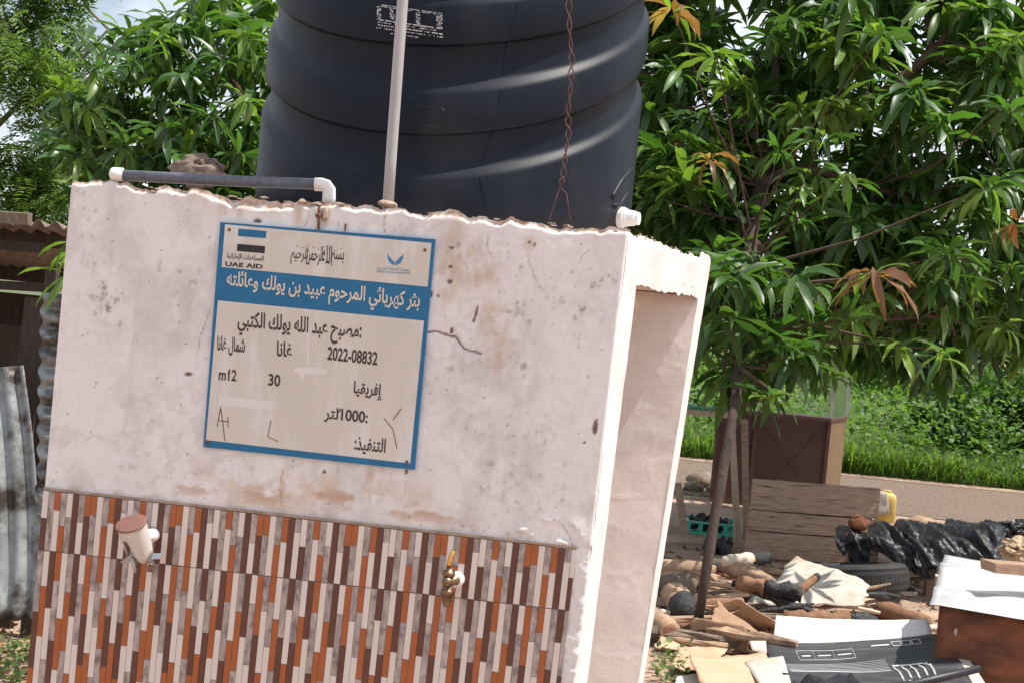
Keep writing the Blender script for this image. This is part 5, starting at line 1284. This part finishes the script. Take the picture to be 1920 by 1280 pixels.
def limb(parent, pts, r, name='branch', mat='bark', n=10):
    pts = np.array(pts); t = np.linspace(0, len(pts) - 1, len(pts) * 4); P = np.stack([np.interp(t, np.arange(len(pts)), pts[:, k]) for k in range(3)], 1)
    P[1:-1] = (P[:-2] + P[1:-1] * 2 + P[2:]) / 4
    R = np.interp(t, np.arange(len(pts)), r); mb = MB(); mb.tube(P, R, n, True, .25); mb.build(name, mat, parent, True); return P

# -- the mango tree in the yard
rgA = np.random.default_rng(3)
mt_ = thing('mango_tree', gnd(1300, 1212), 'mango tree with thin leaning trunk rising from the yard debris', 'tree')
trunk = limb(mt_, [gnd(1300, 1214, -.05), at(1318, 1110, 7.72), at(1332, 1020, 7.8), at(1352, 900, 7.95), at(1378, 760, 8.2), at(1398, 600, 8.9), at(1408, 450, 9.8), at(1422, 360, 10.4), at(1440, 290, 10.8), at(1452, 190, 11.2), at(1456, 60, 11.5), at(1470, -150, 11.8)],
             [.025, .025, .025, .025, .026, .030, .040, .044, .036, .030, .026, .018], 'trunk', 'bark_dark', 12)
b1 = limb(mt_, [at(1424, 350, 10.4), at(1480, 318, 10.5), at(1540, 322, 10.5), at(1610, 345, 10.5), at(1700, 370, 10.6), at(1716, 408, 10.7)], [.034, .03, .028, .026, .022, .015])
b2 = limb(mt_, [at(1444, 300, 10.8), at(1520, 255, 10.8), at(1600, 215, 10.7), at(1680, 155, 10.7), at(1750, 98, 10.7), at(1830, 0, 10.8), at(1900, -160, 10.9)], [.034, .034, .034, .034, .032, .025, .015])
b3 = limb(mt_, [at(1748, 100, 10.7), at(1738, 50, 10.7), at(1732, -40, 10.7)], [.018, .014, .01])
b4 = limb(mt_, [at(1640, 185, 10.7), at(1790, 195, 10.9), at(1900, 200, 11.1), at(2050, 150, 11.3)], [.02, .02, .018, .012])
b5 = limb(mt_, [at(1408, 450, 9.8), at(1480, 520, 10.0), at(1560, 560, 10.1), at(1650, 600, 10.3), at(1780, 590, 10.6)], [.03, .024, .02, .016, .01])
b6 = limb(mt_, [at(1440, 290, 10.8), at(1360, 180, 11.0), at(1290, 60, 11.4), at(1230, -80, 11.8)], [.024, .02, .016, .012])
b7 = limb(mt_, [at(1388, 690, 8.4), at(1430, 720, 8.3), at(1450, 738, 8.3)], [.014, .01, .006])
extra2 = np.array([at(rgA.uniform(1220, 1930), rgA.uniform(-20, 590), rgA.uniform(9.9, 10.9)) for _ in range(95)])
nodesA = np.concatenate([trunk[14:], b1, b2, b3, b4, b5, b6])
ptsA = ellipsoid_pts(rgA, 980, (2.7, 12.2, 3.75), (3.0, 1.4, 2.4))
ptsA = ptsA[(ptsA[:, 1] > 10.7)]
extra = np.array([at(rgA.uniform(1290, 1500), rgA.uniform(480, 720), rgA.uniform(8.3, 9.3)) for _ in range(26)] + [at(rgA.uniform(1500, 1900), rgA.uniform(400, 610), rgA.uniform(10.4, 11.4)) for _ in range(50)] + [at(rgA.uniform(1220, 1400), rgA.uniform(200, 520), rgA.uniform(9.8, 11)) for _ in range(30)])
ptsA = np.concatenate([ptsA, extra, extra2])
foliage('crown', ptsA, rgA, mt_, 1.26, young=.2, bronze=.02, tilt=.6)
twigs(mt_, ptsA, nodesA, rgA)
mb = MB(); mb.tube([at(1560, 560, 10.1), at(1600, 545, 9.4), at(1636, 510, 8.8)], [.012, .008, .005], 6); lvA = mb.build('near_shoot', 'bark', mt_, True)      # carries the leaves that can be told apart
HA = [((1635, 500, 8.75), 'bbbby', 1.55, 15), ((1588, 590, 8.7), 'g', 1.25, 14), ((1778, 470, 8.9), 'g', 1.35, 16), ((1850, 345, 8.9), 'ggy', 1.3, 16), ((1462, 275, 9.0), 'g', 1.1, 15), ((1545, 250, 9.0), 'ggy', 1.15, 15), ((1585, 325, 9.0), 'ggy', 1.15, 15),
      ((1345, 100, 9.4), 'yyg', 1.1, 14), ((1330, 290, 9.3), 'ssyb', .85, 14), ((1448, 735, 8.25), 'ggyg', 1.05, 15), ((1400, 605, 8.5), 'g', 1., 15), ((1690, 640, 8.8), 'ygyg', 1.1, 13), ((1770, 655, 8.9), 'yg', 1.15, 14), ((1655, 60, 9.2), 'ggy', 1.15, 15), ((1890, 195, 9.2), 'g', 1.3, 15),
      ((1262, 10, 9.6), 'sbys', 1.3, 13), ((1480, 640, 8.5), 'g', 1.05, 15), ((1345, 500, 8.8), 'bbg', 1.1, 12), ((1430, 470, 8.9), 'g', 1.1, 14), ((1560, 690, 8.7), 'ggy', 1.1, 14)]
for (x, y, Y), kinds, sz, k in HA: hero(lvA, at(x, y, Y), kinds, sz * .86, rgA, .4, k)
twigs(mt_, np.array([at(*h[0]) for h in HA]), nodesA, rgA, share=1., maxlen=2.)

# -- the second mango tree, behind tank and stand
rgB = np.random.default_rng(8)
mB = thing('mango_tree', (-1.5, 11.2, 0), 'dense mango tree behind the wall, left of the tank', 'tree')
tB_ = limb(mB, [(-1.5, 11.2, -.05), (-1.45, 11.2, .9), (-1.5, 11.15, 1.7), (-1.6, 11.1, 2.4), (-1.7, 11., 3.1)], [.11, .095, .085, .06, .03], 'trunk', 'bark')
bB = [limb(mB, [(-1.5, 11.15, 1.6), (-2.0, 10.9, 2.1), (-2.5, 10.7, 2.5), (-2.95, 10.6, 2.75)], [.05, .04, .03, .015]), limb(mB, [(-1.55, 11.1, 2.1), (-1.1, 11.2, 2.6), (-.6, 11.3, 3.1), (-.1, 11.4, 3.5)], [.045, .04, .03, .015]), limb(mB, [(-1.6, 11.1, 2.4), (-2.1, 11.2, 2.9), (-2.4, 11.2, 3.3)], [.04, .03, .015])]
ptsB = ellipsoid_pts(rgB, 470, (-1.45, 11.2, 2.55), (1.85, 1.3, 1.08), 2.3)
ptsB = np.concatenate([ptsB, ellipsoid_pts(rgB, 120, (-.3, 11.6, 3.2), (1.5, 1.0, 1.3), 2.3), ellipsoid_pts(rgB, 70, (-1.9, 10.6, 1.9), (1.3, .8, .6), 2.3)])
foliage('crown', ptsB, rgB, mB, 1.05, young=.22, bronze=.0, tilt=.7)
twigs(mB, ptsB, np.concatenate([tB_[8:]] + bB), rgB)
mb = MB(); mb.tube([np.array((-2.0, 10.9, 2.1)), np.array((-2.05, 10.4, 2.45)), at(310, 232, 9.7)], [.014, .01, .006], 6); lvB = mb.build('near_shoot', 'bark', mB, True)
HB = [((215, 75, 9.9), 'g'), ((300, 60, 9.9), 'gy'), ((120, 165, 9.9), 'gyy'), ((165, 195, 9.8), 'gy'), ((460, 60, 9.9), 'yg'), ((465, 180, 9.8), 'yyg'), ((250, 110, 9.7), 'g'), ((350, 130, 9.7), 'g'), ((115, 260, 9.8), 'g'), ((150, 290, 9.7), 'gyg'), ((240, 260, 9.6), 'g'), ((310, 230, 9.6), 'g'), ((400, 210, 9.6), 'g'), ((420, 110, 9.8), 'g'), ((180, 130, 9.8), 'gy'), ((380, 30, 10), 'g'), ((345, 280, 9.6), 'g'), ((455, 280, 9.7), 'g')]
for (x, y, Y), kinds in HB: hero(lvB, at(x, y, Y), kinds, 1.0, rgB, .6, 15)
# -- young shoot by the left edge of the stand
sp = thing('mango_sapling', at(150, 1150, 5.95) * [1, 1, 0], 'young mango shoot peeping out between shed and stand', 'sapling')
limb(sp, [at(160, 1150, 5.95) * [1, 1, 0], at(165, 900, 5.95), at(150, 600, 5.9), at(136, 440, 5.85)], [.012, .011, .009, .005], 'stem', 'bark')
for px, py in ((138, 448), (142, 500)): hero(sp, at(px, py, 5.85), 'yyg', .72, rgB, .4, 11)

# -- fine-leaved tree at the far left
def frond_cloud(centres, rad, per, rg, lf=.05, pal=((.085, .14, .04), (.11, .175, .05), (.065, .115, .035), (.13, .20, .055))):
    V = []; Fc = []; Cc = []; pal = np.array(pal)
    for c in centres:
        for _ in range(per):
            q = rg.normal(0, .45, 3); q = q / max(1, np.linalg.norm(q)); o = c + q * rad
            a = rg.uniform(0, 6.28); el = rg.uniform(-.9, .5); d = np.array([math.cos(a) * math.cos(el), math.sin(a) * math.cos(el), math.sin(el)]); sd = np.cross(d, EZ); sd /= np.linalg.norm(sd); cc = pal[rg.integers(len(pal))] * rg.uniform(.7, 1.3)
            for k in range(7):
                for s in (-1, 1):
                    b = o + d * (.03 + .032 * k) - EZ * (.004 * k * k); tip = b + (sd * s * .8 + d * .5 - EZ * .25) * lf * rg.uniform(.8, 1.2); wv = d * lf * .17
                    i = len(V); mid = (b + tip) / 2; V += [b, mid + wv, tip, mid - wv]; Fc.append([i, i + 1, i + 2, i + 3]); Cc += [cc] * 4
    return np.array(V), np.array(Fc), np.array(Cc)
rgN = np.random.default_rng(21)
nm = thing('neem_tree', (-5.9, 16, 0), 'airy fine-leaved tree against the sky at the left edge', 'tree')
cN = [at(x, y, rgN.uniform(15.2, 16.8)) for x, y in ((25, 20), (75, 5), (15, 80), (60, 85), (105, 100), (125, 30), (30, 140), (85, 150), (135, 165), (150, 120), (110, 205), (90, 265), (105, 290), (45, 310), (130, 320), (60, 345), (90, 365), (20, 330), (150, 260), (30, 400), (120, 400), (70, 390), (-40, 60), (-50, 160), (-40, 280), (-90, 0), (60, -50), (130, -40), (-20, -60))]
V, Fc, Cc = frond_cloud(cN, .33, 62, rgN, .10); cr_ = link_mesh('crown', V, Fc, 'fine_leaf', nm, False, Cc); cr_['kind'] = 'stuff'
tn = limb(nm, [(-5.9, 16, 0), (-5.8, 16, 1.6), (-5.5, 16, 2.8), (-5.3, 16, 3.8)], [.16, .14, .1, .05], 'trunk', 'bark_grey')
lb_ = [limb(nm, [(-5.7, 16, 1.9), (-5.2, 16, 2.3), (-4.7, 16, 2.5), (-4.3, 16, 2.7)], [.035, .03, .02, .01], 'branch', 'bark_grey'), limb(nm, [(-5.6, 16, 2.5), (-5.1, 16, 3.1), (-4.6, 16, 3.5), (-4.3, 16, 3.9)], [.03, .025, .02, .01], 'branch', 'bark_grey')]
twigs(nm, np.array(cN), np.concatenate([tn[6:]] + lb_), rgN, 'bark_grey', .008, 1.)

# -- trees and shrubs beyond the road: each its own crown of leaf clumps
def leafy(name, label, base, height, rx, rz, nl, ls, rg, pal, group, trunk_r=.12, cat='tree', mat='fine_leaf', crown_z=None):
    base = np.array(base, float); t = thing(name, base, label, cat, group)
    cz = crown_z if crown_z is not None else height - rz
    cl = [base + EZ * cz + q * [rx, rx * .8, rz] for q in (rg.normal(0, .42, (int(8 + nl / 160), 3)))]
    limb(t, [base - EZ * .05, base + EZ * cz * .5 + rg.normal(0, .03, 3), base + EZ * (cz + rz * .3)], [trunk_r, trunk_r * .8, trunk_r * .3], 'trunk' if cat == 'tree' else 'stem', 'bark_grey', 8)
    V = np.zeros((nl, 4, 3)); ci = rg.integers(0, len(cl), nl); sp_ = np.array([max(rx, rz) * .26] * 3)
    o = np.array(cl)[ci] + rg.normal(0, 1, (nl, 3)) * sp_ * [1, 1, .8]; o[:, 2] = np.maximum(o[:, 2], base[2] + .03)
    u = rg.normal(0, 1, (nl, 3)); u[:, 2] -= .5; u /= np.linalg.norm(u, axis=1)[:, None]; v = np.cross(u, rg.normal(0, 1, (nl, 3))); v /= np.linalg.norm(v, axis=1)[:, None]
    L = ls * rg.uniform(.6, 1.3, (nl, 1)); V[:, 0] = o; V[:, 1] = o + u * L * .5 + v * L * .26; V[:, 2] = o + u * L; V[:, 3] = o + u * L * .5 - v * L * .26
    pal = np.array(pal); tint = rg.uniform(.75, 1.25, len(cl))[ci][:, None]; cc = np.repeat(pal[rg.integers(0, len(pal), nl)] * tint * rg.uniform(.8, 1.2, (nl, 1)), 4, axis=0)
    o_ = link_mesh('crown', V.reshape(-1, 3), np.arange(nl * 4).reshape(-1, 4), mat, t, False, cc); o_['kind'] = 'stuff'; return t
rgF = np.random.default_rng(31)
dk = ((.025, .06, .018), (.035, .08, .02), (.02, .05, .016), (.05, .1, .025))
lt = ((.09, .165, .038), (.115, .195, .045), (.07, .135, .033))
for k, (x, y, h, rx, rz) in enumerate(((-16, 38, 3.2, 2.6, 1.4), (-7, 42, 3.0, 2.6, 1.3), (1.5, 45, 4.2, 3.0, 1.8), (8.5, 40, 4.4, 3.0, 1.9), (15, 44, 4.6, 3.4, 2.0), (22, 40, 4.2, 3.2, 1.8), (30, 46, 5, 3.6, 2.2))):
    leafy('broadleaf_tree', ['round green tree far beyond the shed', 'tall green tree far behind the second mango tree', 'green tree far behind the tank', 'green tree far behind the kiosk', 'green tree far behind the mango crown on the right', 'green tree beyond the right edge of the field', 'tall green tree at the far right of the field'][k],
          (x, y, 0), h, rx, rz, 4200, .34, rgF, dk, 'trees beyond the field', .2)
for k, (px, Y, h, r) in enumerate(((1790, 20.5, 1.15, .55), (1870, 21.5, 1.5, .7), (1945, 20.8, 1.3, .6), (1700, 24, .9, .5), (1330, 22, .9, .6), (1610, 30, 1.3, .8))):
    b_ = at(px, 700, Y); leafy('shrub', ['leafy shrub left of the tallest one beyond the road', 'tallest leafy shrub beyond the road near the right edge', 'leafy shrub cut by the right edge beyond the road', 'low shrub in the open grass behind the road', 'low shrub beyond the road next to the white stand', 'distant shrub in the open field behind the kiosk'][k], (b_[0], Y, 0), h, r, h * .42, 2600, .11, rgF, lt if k in (3, 4) else dk + lt, 'shrubs beyond the road', .02, 'shrub')
# dry stalks in the field
mb = MB()
for k in range(7):
    q = gnd(1645 + k * 4, 838, 0); mb.tube([q, q + [rgF.normal(0, .05), 0, .35], q + [rgF.normal(0, .12), 0, .75]], [.012, .01, .006], 5)
tag(mb.build('dry_stalks', 'wood_pale'), 'pale dry stalks standing in the field beyond the road', 'stalks', kind='stuff')
# grass and weeds
def blades(n, xr, yr, h, wd, rg, pal, name, label, taper=True):
    x = rg.uniform(*xr, n); y0 = rg.random(n) ** 1.5 * (yr[1] - yr[0]) + yr[0]; y = y0 - .036 * x
    az = rg.uniform(0, 6.28, n); hh = rg.uniform(*h, n) * (.25 + 1.3 * fbm(x * 2.3 + 40, y * 2.3, 3, 5)); le = hh * rg.uniform(.4, 1.9, n)
    d = np.stack([np.cos(az), np.sin(az), 0 * az], 1); s = np.stack([-np.sin(az), np.cos(az), 0 * az], 1) * wd * rg.uniform(.6, 1.4, (n, 1))
    b = np.stack([x, y, np.full(n, .02)], 1); m_ = b + EZ * (hh * .7)[:, None] + d * (le * .3)[:, None]; e = b + EZ * (hh * .85)[:, None] + d * le[:, None]
    V = np.stack([b - s, b + s, m_ + s, m_ - s, e], 1).reshape(-1, 3); k = np.arange(n)[:, None] * 5
    Fc = np.concatenate([k + [0, 1, 2], k + [0, 2, 3], k + [3, 2, 4]])
    pal = np.array(pal); c = np.repeat(pal[rg.integers(0, len(pal), n)] * rg.uniform(.7, 1.3, (n, 1)), 5, axis=0)
    return tag(link_mesh(name, V, Fc, 'grass', None, False, c, org=(4, yr[0], 0)), label, 'grass', kind='stuff')
gp = ((.085, .15, .03), (.11, .185, .036), (.065, .12, .024), (.15, .21, .055), (.08, .155, .03), (.12, .2, .04))
blades(30000, (-1, 11), (18.4, 22), (.10, .42), .0065, rgF, gp, 'grass', 'bright green grass along the far edge of the road')
blades(16000, (-2, 16), (22, 36), (.2, .45), .014, rgF, gp, 'grass', 'green grass of the open field behind the road verge')
blades(9000, (-10, 36), (36, 80), (.25, .6), .04, rgF, gp, 'grass', 'far green grass of the field')
def weeds(n, xr, yr, h, ls, rg, pal, name, label):
    x = rg.uniform(*xr, n); y = rg.random(n) ** 1.3 * (yr[1] - yr[0]) + yr[0] - .036 * x
    hz_ = rg.uniform(.05, 1, n) * h * (.3 + 1.2 * fbm(x * .8 + 20, y * .8, 3, 15)); o = np.stack([x, y, hz_], 1)
    u = rg.normal(0, 1, (n, 3)); u[:, 2] *= .5; u /= np.linalg.norm(u, axis=1)[:, None]; v = np.cross(u, rg.normal(0, .4, (n, 3)) + EZ); v /= np.linalg.norm(v, axis=1)[:, None]; L = ls * rg.uniform(.6, 1.4, (n, 1))
    V = np.stack([o, o + u * L * .5 + v * L * .32, o + u * L, o + u * L * .5 - v * L * .32], 1).reshape(-1, 3); pal = np.array(pal)
    c = np.repeat(pal[rg.integers(0, len(pal), n)] * rg.uniform(.7, 1.3, (n, 1)), 4, axis=0)
    return tag(link_mesh(name, V, np.arange(n * 4).reshape(-1, 4), 'grass', None, False, c, org=(4, yr[0], 0)), label, 'weeds', kind='stuff')
weeds(34000, (-1, 13), (18.7, 30), .9, .085, rgF, lt, 'weeds', 'broad-leaved weeds growing among the roadside grass')
weeds(14000, (-6, 26), (28, 60), .7, .16, rgF, lt, 'weeds', 'broad-leaved weeds covering the far field')
def yard_weeds(region, n, name, label, seed):
    rg = np.random.default_rng(seed); V = []; Cc = []
    for _ in range(n):
        o = gnd(rg.uniform(*region[:2]), rg.uniform(*region[2:])); o[2] = rg.uniform(.0, .07)
        u = rg.normal(0, 1, 3); u[2] = abs(u[2]) * .6; u /= np.linalg.norm(u); v = np.cross(u, EZ); v /= np.linalg.norm(v); L = rg.uniform(.02, .05)
        V += [o, o + u * L * .5 + v * L * .28, o + u * L, o + u * L * .5 - v * L * .28]; Cc += [np.array(lt[rg.integers(3)]) * rg.uniform(.5, 1.)] * 4
    tag(link_mesh(name, np.array(V), np.arange(len(V)).reshape(-1, 4), 'grass', None, False, np.array(Cc)), label, 'weeds', kind='stuff')
yard_weeds((1225, 1290, 1225, 1290), 160, 'weeds', 'small green weeds beside the right foot of the stand', 1)
yard_weeds((1290, 1420, 905, 940), 260, 'weeds', 'sparse weeds around the foot of the kiosk', 2)
yard_weeds((-30, 60, 1215, 1290), 160, 'weeds', 'small weeds on the ground at the left edge', 3)
